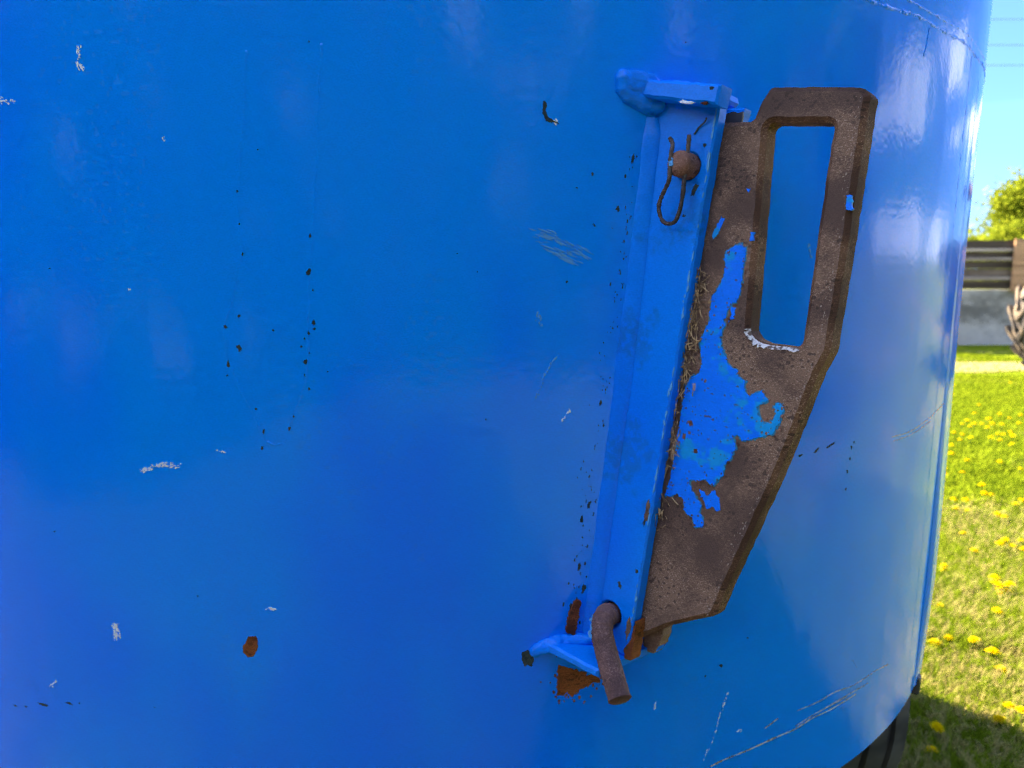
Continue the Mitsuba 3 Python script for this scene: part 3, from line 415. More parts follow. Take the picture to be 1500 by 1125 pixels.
sp = np.linspace(-1.1, 1.3, 200)
bead(np.c_[sp, 1.6845 + 0.0015 * np.sin(sp * 40)], 0.0050, 'weld_seam', 1, 0.12, sink=0.88)
bead(np.c_[sp, 1.697 + 0.0015 * np.sin(sp * 31 + 1)], 0.0034, 'weld_seam', 2, 0.12, sink=0.88)
bead([(SEAM_V[0][0], 1.68), (SEAM_V[1][0], 1.5), (SEAM_V[1][0], 1.2), (SEAM_V[1][0] + 0.004, 0.78)], 0.0045, 'upright_seam', 3, 0.06, sink=0.90)
for s_, o in enumerate(SLOT_OUTLINE):
    bead(o, 0.0042, 'slot_weld', 10 + s_, 0.03, sink=0.915)
bead([SLOT_OUTLINE[0][-1], (-0.079, 1.2325), (-0.072, 1.231), (-0.065, 1.2345)], 0.0026, 'slot_weld', 13, 0.1, sink=0.85)
for x0, z0, dz in ((0.695, 1.68, -0.035),):
    bead([(x0, z0), (x0 - 0.004, z0 + dz * 0.6), (x0 - 0.009, z0 + dz)], 0.003, 'paint_run', int(x0 * 100), 0.1, sink=0.7)
# the next sheet of the shell laps over this one near the right, standing off a little towards its foot
def lap(p0, p1):
    zz = np.linspace(ZB + 0.003, 1.66, 120); pp = p0 + (p1 - p0) * np.linspace(0, 1, 70) ** 2
    zz_, pp_ = np.meshgrid(zz, pp, indexing='ij')
    off = np.interp(zz_, [0.74, 0.80, 0.90, 1.05, 1.30, 1.66], [0.002, 0.004, 0.0065, 0.005, 0.0016, 0.0002])
    edge = p0 + 0.004 * np.sin(zz * 9) + 0.006 * (meshkit.noise(np.c_[zz * 6, zz * 0, zz * 0], 2) - 0.5)
    pp_ = pp_ + (edge - p0)[:, None]
    off = off * np.clip((pp_ - edge[:, None]) / 0.013, 0, 1) ** 0.7 + 0.0002
    top = on_shell(pp_, zz_, off); foot = on_shell(pp_[:, :1] + 0.001, zz_[:, :1], -0.003)
    v = np.concatenate([foot, top], 1); m = v.shape[1]
    a = (np.arange(119)[:, None] * m + np.arange(m - 1)[None]).ravel()
    return v.reshape(-1, 3), np.stack([a, a + 1, a + 1 + m, a + m], 1)
part(trailer, 'lap_sheet', lap(0.922, 1.25), 'blue_paint', 40, 'next sheet of the shell lapping over near the right edge')
lb = box(-0.02, 0.007, -0.010, 0.010, -0.024, 0.006, 0.003)
part(trailer, 'lug', (lb[0] @ np.array([[math.sin(.945), -math.cos(.945), 0], [math.cos(.945), math.sin(.945), 0], [0, 0, 1]]) + on_shell(0.945, ZB + 0.008, 0.0), lb[1]), 'dark_steel')

# running gear under the tank
def tyre_mesh(r, w, n=72, grooves=4):
    half = w / 2
    prof = [(r * 0.60, -half * 0.80), (r * 0.70, -half * 0.98), (r * 0.86, -half), (r * 0.96, -half * 0.93)]
    gpos = np.linspace(-half * 0.62, half * 0.62, grooves)
    for gpo in gpos:
        gw = w * 0.030
        prof += [(r - 0.012 * abs(gpo / half) ** 2 * 1.2, gpo - gw), (r - 0.020, gpo - gw * 0.7), (r - 0.020, gpo + gw * 0.7), (r - 0.012 * abs(gpo / half) ** 2 * 1.2, gpo + gw)]
    prof += [(r * 0.96, half * 0.93), (r * 0.86, half), (r * 0.70, half * 0.98), (r * 0.60, half * 0.80)]
    prof = np.array(prof); t = np.arange(n) * 2 * np.pi / n
    v = np.stack([prof[None, :, 1] + 0 * t[:, None], prof[None, :, 0] * np.cos(t)[:, None], prof[None, :, 0] * np.sin(t)[:, None]], -1)
    m = len(prof); i = np.arange(n)[:, None]; j = np.arange(m - 1)[None]
    a = (i * m + j).ravel(); b = (((i + 1) % n) * m + j).ravel()
    return v.reshape(-1, 3), np.stack([a, b, b + 1, a + 1], 1)
def revolve_x(prof, n=48):
    prof = np.array(prof); t = np.arange(n) * 2 * np.pi / n
    v = np.stack([prof[None, :, 1] + 0 * t[:, None], prof[None, :, 0] * np.cos(t)[:, None], prof[None, :, 0] * np.sin(t)[:, None]], -1)
    m = len(prof); i = np.arange(n)[:, None]; j = np.arange(m - 1)[None]
    a = (i * m + j).ravel(); b = (((i + 1) % n) * m + j).ravel()
    return v.reshape(-1, 3), np.stack([a, b, b + 1, a + 1], 1)
def moved(m, d): return m[0] + np.asarray(d, float), m[1]
AXLE_Y = 2.01
for x in (0.79, -1.105):
    w = numbered(f'{trailer}__wheel')
    scene[w + '__tyre'] = mikit.ply(moved(tyre_mesh(0.385, 0.27), (x, AXLE_Y, 0.383)), 'rubber', smooth=35)
    scene[w + '__rim'] = mikit.ply(moved(revolve_x([(0.235, -0.11), (0.22, -0.08), (0.20, -0.03), (0.12, 0.0), (0.06, 0.03), (0.06, -0.06), (0.0, -0.06)] if x < 0 else [(0.235, 0.11), (0.22, 0.08), (0.20, 0.03), (0.12, 0.0), (0.06, -0.03), (0.06, 0.06), (0.0, 0.06)]), (x, AXLE_Y, 0.383)), 'wheel_paint', smooth=35)
part(trailer, 'axle', cyl((-1.105, AXLE_Y, 0.383), (0.79, AXLE_Y, 0.383), 0.05), 'dark_steel', 40)
part(trailer, 'chassis_beam', join([box(-0.62, -0.52, 1.2, 3.9, 0.53, 0.735, 0.006), box(0.20, 0.30, 1.2, 3.9, 0.53, 0.735, 0.006), box(-0.51, 0.19, 1.85, 2.15, 0.53, 0.70, 0.006), box(-0.6, -0.54, 1.93, 2.09, 0.40, 0.529), box(0.22, 0.28, 1.93, 2.09, 0.40, 0.529)]), 'dark_steel')
part(trailer, 'drawbar', join([tube([(-0.57, 3.85, 0.62), (-0.16, 5.2, 0.55)], 0.05, 8), tube([(0.25, 3.85, 0.62), (-0.16, 5.2, 0.55)], 0.05, 8)]), 'dark_steel', 40)
part(trailer, 'stand', join([tube([(-0.16, 5.1, 0.6), (-0.16, 5.1, 0.02)], 0.03, 10), box(-0.26, -0.06, 5.0, 5.2, 0.0, 0.02)]), 'dark_steel', 40)

tb = f'{trailer}__shadow_caster'  # invented box, hidden behind the tank, added to cast shadow on the grass
part(trailer, 'shadow_caster', box(0.31, 1.00, 2.40, 2.66, 0.30, 0.80, 0.012), 'bracket_paint')
part(tb, 'lid', box(0.30, 1.01, 2.39, 2.67, 0.802, 0.832, 0.006), 'bracket_paint')
part(tb, 'latch', box(0.60, 0.66, 2.376, 2.386, 0.72, 0.82, 0.003), 'dark_steel')

# ------------------------------------------------------------------ the welded bracket that holds the rusty plate
TP, TK = 0.015, 0.0230
br = f'{trailer}__bracket'
front = [(-0.02, 0.541)] + PLATE_FRONT[:-1] + [(0.0545, -0.004), (-0.02, -0.004)]
front = jitter(front, 0.006, 0.00035, 21)
def hole_ring(c, r, n=20):
    t = np.arange(n) * 2 * np.pi / n
    return np.c_[c[0] + r * np.cos(t), c[1] + r * np.sin(t)]
part(br, 'side_plate', finm(slab(front, [hole_ring(ROD_HOLE, 0.0135), hole_ring(PIN, 0.0122)], 0.0, TP, 0.0018)), 'bracket_paint', 30)
rear = jitter([(-0.02, 0.541)] + [(u + 0.001, v) for u, v in PLATE_FRONT[:-1]] + [(0.064, 0.004), (0.062, -0.006), (-0.02, -0.008)], 0.006, 0.0005, 22)
part(br, 'side_plate', finm(slab(rear, [], TP + TK + 0.001, 2 * TP + TK + 0.001, 0.0015)), 'bracket_paint', 30)
# caps over and under the two plates
cu = np.array(CAP_TOP)
cap = [(-0.03, cu[0][1] + 0.000), (-0.018, cu[0][1] + 0.001), (cu[0][0], cu[0][1]), tuple(cu[1]), tuple(cu[2]), (cu[3][0], cu[3][1]), (-0.03, cu[3][1] - 0.001)]
part(br, 'cap', finm(slab(jitter(cap, 0.006, 0.0003, 23), [], -0.022, -0.0005, 0.0022)), 'bracket_paint', 30)
part(br, 'cap', finm(slab(jitter([(-0.03, 0.5425), (0.056, 0.5425), (0.058, 0.5455), (0.056, 0.5515), (-0.03, 0.5555)], 0.006, 0.0003, 24), [], 0.0, 2 * TP + TK + 0.004, 0.0015)), 'bracket_paint', 30)
part(br, 'foot', finm(slab(jitter([(-0.045, -0.006), (0.052, -0.0055), (0.052, -0.0135), (-0.045, -0.018)], 0.006, 0.0003, 25), [], -0.044, 2 * TP + TK, 0.0022)), 'bracket_paint', 30)
# fillet weld along the foot of the front plate
fp = np.array(FILLET_PLATE)
m = 110
vv = np.linspace(-0.002, 0.524, m); g = np.random.default_rng(8)
uu = np.interp(vv, fp[::-1, 1], fp[::-1, 0]) + 0.0006 * np.convolve(g.normal(0, 1, m + 6), np.ones(7) / 7, 'valid')
lump = np.convolve(g.normal(0, 1, m + 4), np.ones(5) / 5, 'valid')
A0 = fin(np.c_[-0.0055 + 0 * vv, vv, -0.0105 + 0.0006 * lump]); A1 = fin(np.c_[uu, vv, -0.0004 + 0 * vv])
mid1 = fin(np.c_[(uu - 0.0035) * 0.30 , vv, -0.0085 + 0.0007 * np.roll(lump, 3)]); mid2 = fin(np.c_[uu * 0.80, vv, -0.0040 + 0.0006 * np.roll(lump, 9)])
B0 = fin(np.c_[-0.012 + 0 * vv, vv, -0.004 + 0 * vv]); rows = [B0, A0, mid1, mid2, A1]
fv = np.vstack(rows); k = np.arange(m - 1)
part(br, 'weld_fillet', (fv, np.vstack([np.stack([k + r * m, k + 1 + r * m, k + 1 + (r + 1) * m, k + (r + 1) * m], 1) for r in range(4)])), 'bracket_paint', True)
def blob(c, r, seed, squash=(1, 1, 1)):
    s = trimesh.creation.icosphere(subdivisions=3); v = np.array(s.vertices)
    v *= (0.84 + 0.22 * meshkit.fbm(v * 1.3 + seed, 3, seed) + 0.14 * meshkit.fbm(v * 4 + seed, 3, seed + 3))[:, None]
    v = v * np.array(squash) * r
    return fin(v + np.array(c)), np.array(s.faces)
(b0, b1, b2, b3) = WELD_BLOBS
def fused(chains, seed, grow=0.0016):
    """Weld metal run together: hulls of neighbouring balls, joined, roughened and smoothed."""
    import manifold3d
    solid = manifold3d.Manifold()
    for chain in chains:
        hull = manifold3d.Manifold.batch_hull([manifold3d.Manifold.sphere(r, 20).translate(list(map(float, c))) for c, r in chain])
        solid = solid + hull
    solid = solid.refine_to_length(0.0022)
    m_ = solid.to_mesh(); tm = trimesh.Trimesh(m_.vert_properties[:, :3], m_.tri_verts, process=True)
    v = np.array(tm.vertices); n = np.array(tm.vertex_normals)
    tm.vertices = v + n * (grow * 2.2 * (meshkit.fbm(v * 130, 2, seed) - 0.5) + grow * 0.9 * (meshkit.noise(v * 420, seed + 1) - 0.5))[:, None]
    trimesh.smoothing.filter_taubin(tm, iterations=8)
    return fin(np.array(tm.vertices)), np.array(tm.faces)
L_ = [np.array(l_) for l_ in LUMPS]
part(br, 'weld_lump', fused([[(L_[5], .0085), (L_[6], .0085), ((0.002, 0.555, -0.010), .008), ((0.004, 0.549, -0.011), .008)],
                             [(L_[7], .0085), (L_[8], .009), ((0.004, 0.5385, -0.010), .006)], [(L_[8], .008), (L_[9], .007), ((0.010, 0.535, -0.004), .005)], [(L_[6], .008), (L_[7], .0085), ((0.0, 0.546, -0.012), .006)]], 3), 'bracket_paint', True)
part(br, 'weld_lump', fused([[(L_[0], .0065), (L_[1], .0085)], [(L_[1], .0085), (L_[2], .0095), ((-0.008, -0.010, -0.036), .0055)], [(L_[2], .009), (L_[3], .0085)], [(L_[3], .008), (L_[4], .006), ((0.012, 0.0, -0.006), .0055)]], 7), 'bracket_paint', True)
part(br, 'weld_lump', fused([[((0.004, 0.5560, 0.004), .0045), ((0.024, 0.5540, 0.004), .0042)], [((0.024, 0.5540, 0.004), .0040), ((0.052, 0.5500, 0.006), .0030)]], 9, 0.0012), 'bracket_paint', True)

def flake(ring, w, bsdf, holder, name, h=0.0006, amp=0.0005, step=0.0016, seed=0, label=None, kind=None):
    """A flake lying on a plate of the bracket, its outline in the bracket's plane."""
    r = np.asarray(ring, float)
    r = jitter(r, step, amp, seed)
    pg = Polygon(r).buffer(0)
    if pg.geom_type != 'Polygon': pg = max(pg.geoms, key=lambda q_: q_.area)
    r = np.array(pg.exterior.coords)[:-1]
    return part(holder, name, finm(slab(r, [], w - h, w + 0.002, 0.0002, 0.0)), bsdf, False, label, kind)

# rust and bare spots on the bracket
g = np.random.default_rng(31)
pf = np.array(PLATE_FRONT)
def on_front_edge(v): return np.interp(v, pf[::-1, 1], pf[::-1, 0])
many = []
for i in range(46):
    v0 = g.uniform(0.03, 0.53); u0 = on_front_edge(v0) - abs(g.normal(0, 0.0012)) - 0.0012
    r = spot(u0, v0, g.uniform(.0004, .0011), g.uniform(.001, .006), 3, i + 400)
    many.append(finm(slab(r, [], -0.0003, 0.001, 0.00005, 0.0)))
part(br, 'worn_edge', join(many), 'faint_scrape', label='paint worn pale along the edge of the bracket plate', kind='stuff')
for i, (u0, v0, rw, rh, an) in enumerate([(0.0545, 0.150, .0022, .0105, 6), (0.0530, 0.1385, .0012, .0045, 8), (0.0335, 0.0655, .0022, .0038, -25), (0.0515, 0.0865, .0011, .002, 0), (0.0630, 0.4965, .0014, .0025, 0), (0.0588, 0.458, .0026, .0055, 15), (0.0505, 0.4335, .0018, .0012, 0), (0.0510, 0.0250, .003, .0105, 2)]):
    flake(spot(u0, v0, rw, rh, an, 60 + i), 0.0, 'dark_chip' if i not in (0, 7) else 'plate_rust', br, 'rust_spot', 0.0004, 0.0003, 0.0012, i)
for i, (u0, v0, rw, rh) in enumerate([(0.052, 0.5305, .007, .0015), (0.076, 0.5405, .002, .0013), (0.070, 0.5285, .003, .0012), (-0.012, 0.5415, .003, .005)]):
    flake(spot(u0, v0, rw, rh, 6, 80 + i), -0.022, ('bare_scrape', 'dark_chip', 'orange_rust', 'dark_chip')[i], br, 'rust_spot', 0.0004, 0.0002, 0.0012, i)
# the rusted lower end of the rear plate's inner face, the front plate's end and a drip of old wire
part(br, 'rust_end', finm(slab(jitter([(0.0585, 0.036), (0.0600, 0.030), (0.0590, -0.005), (0.0500, -0.007), (0.0495, 0.004), (0.0545, 0.012)], 0.003, 0.0006, 41), [], -0.0007, TP + 0.0008, 0.0006)), 'orange_rust', 30, label='rusted lower end of the bracket plate')
part(br, 'rust_end', finm(slab(jitter([(0.0500, 0.034), (0.0672, 0.034), (0.0675, 0.012), (0.060, -0.009), (0.046, -0.010), (0.046, 0.010)], 0.003, 0.0006, 42), [], TP + TK, 2 * TP + TK + 0.002, 0.0008)), 'plate_rust', 30)
wire = np.c_[np.array(WIRE), [-0.004, -0.0025, -0.0015, -0.001]]
part(br, 'wire_end', tube(fin(spline(wire, 24)), 0.0007, 6), 'dark_steel', True)

part(br, 'grime_shade', finm(slab(jitter([(0.045, 0.512), (0.0742, 0.512), (0.0748, 0.533), (0.066, 0.5345), (0.045, 0.532)], 0.003, 0.0005, 43), [], TP + TK - 0.0006, TP + TK + 0.002, 0.0002)), 'dark_steel', label='black sheet painted as deep shade in the gap above the plate')  # dark sheet painted as the deep shade between the two plates

# ------------------------------------------------------------------ the rusty plate in the bracket
knife = thing('slotted_plate', 'rusty slotted steel plate with remains of blue paint, held in the bracket', 'metal plate')
WK = TP + 0.0006
kn = [(0.02, 0.5215)] + KNIFE[1:-1] + [(0.0572, 0.0137), (0.045, 0.008), (0.02, 0.03)]
kp = Polygon(kn).buffer(-0.004, quad_segs=3).buffer(0.008, quad_segs=3).buffer(-0.004, quad_segs=3).simplify(0.0004)
sl = Polygon(SLOT).buffer(-0.006, quad_segs=4).buffer(0.006, quad_segs=4).simplify(0.0003)
outer_k = np.array(kp.exterior.coords)[:-1]
inner_k = np.array(sl.exterior.coords)[:-1]
if signed(outer_k) < 0: outer_k = outer_k[::-1]
km = slab(jitter(outer_k, 0.006, 0.00022, 51), [jitter(inner_k, 0.006, 0.0002, 52)[::-1]], WK, WK + TK - 0.0012, 0.0042, 0.002)
kf = np.asarray(km[1]); flat = np.ptp(km[0][kf][:, :, 2], axis=1) < 1e-6
flat &= np.abs(km[0][kf][:, :, 2].mean(1) - WK) < 1e-5
part(knife, 'plate', finm((km[0], kf[flat])), 'plate_rust')
part(knife, 'cut_edge', finm((km[0], kf[~flat])), 'edge_rust', 30, 'browner flame cut edges of the plate')
scene['teal_paint'] = {'type': 'twosided', 'bsdf': {'type': 'principled', 'base_color': C(0.01, 0.16, 0.30), 'roughness': 0.5}}
flake(np.array(Polygon(ISLAND).buffer(0).buffer(0.0009).exterior.coords)[:-1], WK, 'teal_paint', knife, 'paint_fringe', 0.0004, 0.0007, 0.0014, 60, 'thin teal fringe round the island of paint')
g = np.random.default_rng(77); pk = []
kl = np.array([(0.1965, 0.5345), (0.1982, 0.4038), (0.198, 0.3261), (0.1915, 0.3095), (0.17, 0.2119), (0.137, 0.0904), (0.1311, 0.0665)])
dl = np.r_[0, np.cumsum(np.linalg.norm(np.diff(kl, axis=0), axis=1))]
for i in range(130):
    q_ = g.uniform(0, dl[-1]); pu, pv = np.interp(q_, dl, kl[:, 0]), np.interp(q_, dl, kl[:, 1])
    pk.append(finm(slab(spot(pu - 0.0055 - abs(g.normal(0, 0.0035)), pv, g.uniform(.0002, .0007), g.uniform(.0002, .0011), 4, 5000 + i), [], WK - 0.0002, WK + 0.001, 0.00005, 0.0)))
scene['worn_steel'] = {'type': 'twosided', 'bsdf': {'type': 'principled', 'base_color': C(0.27, 0.215, 0.17), 'roughness': 0.6}}
part(knife, 'worn_specks', join(pk), 'worn_steel', kind='stuff', label='pale specks where the outer edge is worn')
def lipc(p, n, uv):
    b = fbm(p.x * 300, p.y * 300, p.z * 300, 3)
    return mix((0.10, 0.07, 0.055), (0.56, 0.55, 0.53), smoothstep(0.34, 0.56, b)) * (0.8 + 0.4 * cell_rand(p.x * 1400, p.y * 1400, p.z * 1400))
scene['scraped_steel'] = {'type': 'twosided', 'bsdf': {'type': 'principled', 'base_color': proc(lipc), 'roughness': 0.65}}
lip = spline([(0.1735, 0.3270, 0), (0.1600, 0.3265, 0), (0.1440, 0.3260, 0), (0.1335, 0.3278, 0), (0.1268, 0.3330, 0), (0.1248, 0.3385, 0)], 160)[:, :2]
g = np.random.default_rng(78); ln_ = len(lip); tl_ = np.gradient(lip, axis=0); tl_ /= np.linalg.norm(tl_, axis=1, keepdims=True); nl_ = np.c_[-tl_[:, 1], tl_[:, 0]]
nl_ *= np.where(nl_[:, 1:] > 0.2, -1, 1) * np.where(nl_[:, :1] > 0.5, -1, 1)
kk_ = (0.55 + 0.45 * np.linspace(0, 1, ln_) + np.convolve(g.normal(0, .35, ln_ + 4), np.ones(5) / 5, 'valid')).clip(0.2, 1.25)[:, None]
a_, b_ = lip, lip + nl_ * 0.0040 * kk_
va_ = fin(np.c_[a_, np.full(ln_, WK + 0.0026)]); vb_ = fin(np.c_[b_, WK + 0.0022 - 0.0036 * kk_[:, 0]]); vc_ = fin(np.c_[b_ + nl_ * 0.0006, WK + 0.0034 - 0.0034 * kk_[:, 0]]); k = np.arange(ln_ - 1)
part(knife, 'bare_lip', (np.vstack([va_, vb_, vc_]), np.vstack([np.stack([k, k + 1, k + 1 + ln_, k + ln_], 1), np.stack([k + ln_, k + 1 + ln_, k + 1 + 2 * ln_, k + 2 * ln_], 1)])), 'scraped_steel', label='pale scraped lip along the bottom of the slot')
flake(ISLAND, WK - 0.0003, 'old_paint', knife, 'blue_paint', 0.0008, 0.00055, 0.0016, 61, 'ragged island of blue paint left on the rust')
for i, r in enumerate(ISLETS):
    flake(r, WK, 'old_paint', knife, 'blue_paint', 0.0007, 0.0006, 0.0016, 62 + i)
g = np.random.default_rng(56); ms = []
il = resample(np.array(ISLAND), 0.002)
for i in range(150):
    c0 = il[g.integers(0, len(il))] + g.normal(0, 0.0022, 2); s_ = g.uniform(0.0003, 0.0011)
    ms.append(finm(slab(spot(c0[0], c0[1], s_, s_ * g.uniform(.7, 1.5), 0, 8000 + i), [], WK - 0.0013, WK + 0.001, 0.00005, 0.0)))
part(knife, 'rust_specks', join(ms), 'pin_rust', kind='stuff')
for i, r in enumerate(RUST_IN_ISLAND):
    flake(r, WK - 0.0008, 'pin_rust', knife, 'rust_spot', 0.0004, 0.0003, 0.0012, 70 + i)

# ------------------------------------------------------------------ pins, clip, straw
pin = thing('locking_pin', 'small rusty round pin head near the top of the blue bracket', 'pin')
def lathe_w(prof, c, n=32, rough=0.0, seed=0):
    prof = np.array(prof); t = np.arange(n) * 2 * np.pi / n
    v = np.stack([c[0] + prof[None, :, 0] * np.cos(t)[:, None], c[1] + prof[None, :, 0] * np.sin(t)[:, None], prof[None, :, 1] + 0 * t[:, None]], -1).reshape(-1, 3)
    if rough: v = v + rough * (meshkit.fbm(v * 220, 3, seed)[:, None] - 0.5) * [1, 1, 1]
    m = len(prof); i = np.arange(n)[:, None]; j = np.arange(m - 1)[None]
    a = (i * m + j).ravel(); b = (((i + 1) % n) * m + j).ravel()
    return fin(v), np.stack([a, b, b + 1, a + 1], 1)
part(pin, 'head', lathe_w([(0.0, -0.0215), (0.004, -0.0212), (0.0075, -0.0203), (0.0098, -0.0188), (0.0113, -0.0165), (0.0117, -0.014), (0.0117, 0.002)], PIN, 36, 0.0012, 3), 'pin_rust', True)
part(pin, 'shank', lathe_w([(0.0108, -0.002), (0.0108, 2 * TP + TK + 0.006), (0.0, 2 * TP + TK + 0.006)], PIN), 'pin_rust', 30)
g = np.random.default_rng(12)
pk = [finm(slab(spot(PIN[0] - 0.0045 + g.normal(0, .0013), PIN[1] + 0.001 + g.normal(0, .0022), g.uniform(.0006, .0016), g.uniform(.0006, .0018), 0, 900 + i), [], -0.0219 - 0.0001 * i, -0.017, 0.0001, 0.0)) for i in range(9)]
part(pin, 'paint_specks', join(pk), 'faint_scrape', kind='stuff')
clip = thing('spring_clip', 'thin dark rusty wire clip hanging as a loop from the round pin head', 'wire clip')
cl = np.array(CLIP); cw = np.full(len(cl), -0.0125)
cw[3:6] = -0.0205; cw[2] = -0.0165; cw[6] = -0.016
cpath = spline(np.c_[cl, cw], 150)
cr = 0.0019 * (1 + 0.10 * np.random.default_rng(2).normal(0, 1, len(cpath))); cr[0] = cr[-1] = 0.0017
part(clip, 'wire', tube(fin(cpath), cr, 10), 'clip_steel', 50)

rod = thing('bent_rod', 'rusty bent steel rod poking out of the lower end of the bracket', 'bent rod')
rp = spline(ROD, 70)
rr_ = np.full(len(rp), 0.0110) * (1 + 0.02 * np.random.default_rng(4).normal(0, 1, len(rp)))
rp = np.vstack([[ROD_HOLE[0], ROD_HOLE[1], 2 * TP + TK], rp]); rr_ = np.r_[0.0110, rr_]
rr_ = np.r_[rr_, 0.0090]; rp = np.vstack([rp, rp[-1] + (rp[-1] - rp[-2]) / np.linalg.norm(rp[-1] - rp[-2]) * 0.0014])
part(rod, 'bar', tube(fin(rp), rr_, 24, rough=0.0001, seed=6), 'rod_rust', 40)
g = np.random.default_rng(14)
pk = []
for i in range(26):
    t = g.uniform(0.25, 0.72); c0 = rp[int(t * len(rp))]
    a = g.uniform(-0.8, 0.8)
    pts = spot(0, 0, g.uniform(.0006, .0018), g.uniform(.0008, .0026), 10, 930 + i)
    c0 = c0 + np.array([-0.006 + 0.004 * a, 0.003 * a, -0.0095])
    pk.append(finm((np.c_[np.r_[pts[:, 0], pts[:, 0] * .9] + c0[0], np.r_[pts[:, 1], pts[:, 1] * .9] + c0[1], np.r_[0 * pts[:, 0] + c0[2], 0 * pts[:, 0] + c0[2] + 0.003]], np.vstack([[[0, k, k + 1] for k in range(1, len(pts) - 1)], [[k, (k + 1) % len(pts), (k + 1) % len(pts) + len(pts)] for k in range(len(pts))]]))))
part(rod, 'paint_specks', join(pk), 'faint_scrape', label='pale blue paint specks left on the bent rod', kind='stuff')

g = np.random.default_rng(17)
st = []
for (v0, v1, cnt, off) in ((0.315, 0.385, 90, 0.006), (0.275, 0.315, 50, 0.005), (0.19, 0.235, 34, 0.004), (0.236, 0.27, 14, 0.003), (0.13, 0.165, 14, 0.005)):
    for i in range(cnt):
        vv0 = g.uniform(v0, v1); u0 = on_front_edge(vv0) + abs(g.normal(0.001, off))
        a = g.normal(np.pi / 2, 0.7); L = g.uniform(0.004, 0.016)
        c0 = np.array([u0, vv0, WK - g.uniform(0.0015, 0.007)]); d = np.array([math.cos(a), math.sin(a), g.normal(0, 0.15)]) * L / 2
        mid = c0 + g.normal(0, L * 0.06, 3)
        st.append(finm(tube([c0 - d, mid, c0 + d], g.uniform(0.0002, 0.0006), 4)))
scene['straw_litter'] = mikit.ply(join(st), 'straw')
labels['straw_litter'] = {'label': 'dry brown straw caught in the gap between bracket and rusty plate', 'category': 'straw', 'kind': 'stuff'}

# ------------------------------------------------------------------ marks on the shell
small = []
for i, c in enumerate(DARK_CHIPS):
    mch = chip(spot(*c[:4], c[4], 100 + i), 0.0004, 0.00018, 0.0012, i)
    if mch is None: continue
    if max(c[2], c[3]) > 0.0026: part(trailer, 'paint_chip', mch, 'dark_chip')
    else: small.append(mch)
for i, c in enumerate(FILLET_SPECKS):
    mch = chip(spot(*c, 300 + i), 0.0004, 0.0001, 0.0012, i)
    if mch is not None: small.append(mch)
part(trailer, 'rust_specks', join(small), 'dark_chip', kind='stuff', label='dark specks where the paint has blistered off')
part(trailer, 'rust_spot', chip(RUST_SPOT, 0.0005, 0.0004, 0.002, 1), 'orange_rust', label='oval brown rust spot at the lower left')
part(trailer, 'rust_patch', chip(RUST_PATCH_LOW, 0.0005, 0.0011, 0.0024, 2), 'orange_rust', label='orange rust patch under the bracket foot')
part(trailer, 'paint_chip', chip(DARK_PATCH_LOW, 0.0006, 0.0007, 0.002, 3), 'dark_chip')
g = np.random.default_rng(55); ms = []
for i in range(70):
    c0 = np.array(RUST_PATCH_LOW)[g.integers(0, len(RUST_PATCH_LOW))] + g.normal(0, 1, 2) * [0.006, 0.005]
    s_ = g.uniform(0.0004, 0.0013); mch = chip(spot(c0[0], c0[1], s_, s_ * g.uniform(.8, 2), 0, 6000 + i), 0.0004, 0.0001, 0.001, i)
    if mch is not None: ms.append(mch)
part(trailer, 'rust_spatter', join(ms), 'orange_rust', kind='stuff')
part(trailer, 'rust_strip', chip(RUST_STRIP, 0.0035, 0.0006, 0.002, 4), 'orange_rust')
part(trailer, 'paint_chip', chip(CHIP_CURL, 0.0006, 0.0003, 0.0014, 5), 'dark_chip')
for i, (p, wd, n) in enumerate(SCRAPES):
    g = np.random.default_rng(700 + i); p = np.array(p); ms = []
    for k in range(int(n * (1 if i in (7, 8) else 2.2))):
        t = g.random() * (len(p) - 1); a = int(t); c0 = p[a] + (p[min(a + 1, len(p) - 1)] - p[a]) * (t - a)
        c0 = c0 + g.normal(0, wd * 0.36, 2)
        s = g.uniform(0.00022, 0.00075)
        d = p[min(a + 1, len(p) - 1)] - p[max(a - 0, 0)] if len(p) > 1 else np.array([1, 0])
        ang = math.degrees(math.atan2(d[0], d[1] + 1e-9))
        mch = chip(spot(c0[0], c0[1], s * (0.8 if i in (7, 8) else 1), s * (g.uniform(5, 13) if i in (7, 8) else g.uniform(1.0, 2.6)), ang, 1000 + 160 * i + k), 0.0005, 0.00015, 0.0009, k)
        if mch is not None: ms.append(mch)
    part(trailer, 'scrape', join(ms), 'faint_scrape' if i in (7, 8, 14, 15, 16, 18) else 'bare_scrape', kind='stuff')
for i, (p, wd) in enumerate(SCRATCHES):
    p = np.array(p); g = np.random.default_rng(800 + i)
    q = spline(np.c_[p, p[:, 0] * 0], 60 + len(p) * 10)[:, :2]
    d = np.gradient(q, axis=0); d /= np.linalg.norm(d, axis=1, keepdims=True); nrm = np.c_[-d[:, 1], d[:, 0]]
    hw = wd * 0.5 * (0.35 + 0.9 * g.random(len(q))) ; hw[0] = hw[-1] = 0.0001
    e0, e1 = q + nrm * hw[:, None], q - nrm * hw[:, None]
    vv = np.vstack([on_shell(e0[:, 0], e0[:, 1], 0.0002), on_shell(q[:, 0], q[:, 1], 0.0008), on_shell(e1[:, 0], e1[:, 1], 0.0002)]); m = len(q); k = np.arange(m - 1)
    part(trailer, 'scratch', (vv, np.vstack([np.stack([k, k + 1, k + 1 + m, k + m], 1), np.stack([k + m, k + 1 + m, k + 1 + 2 * m, k + 2 * m], 1)])), 'scratch_steel', True)

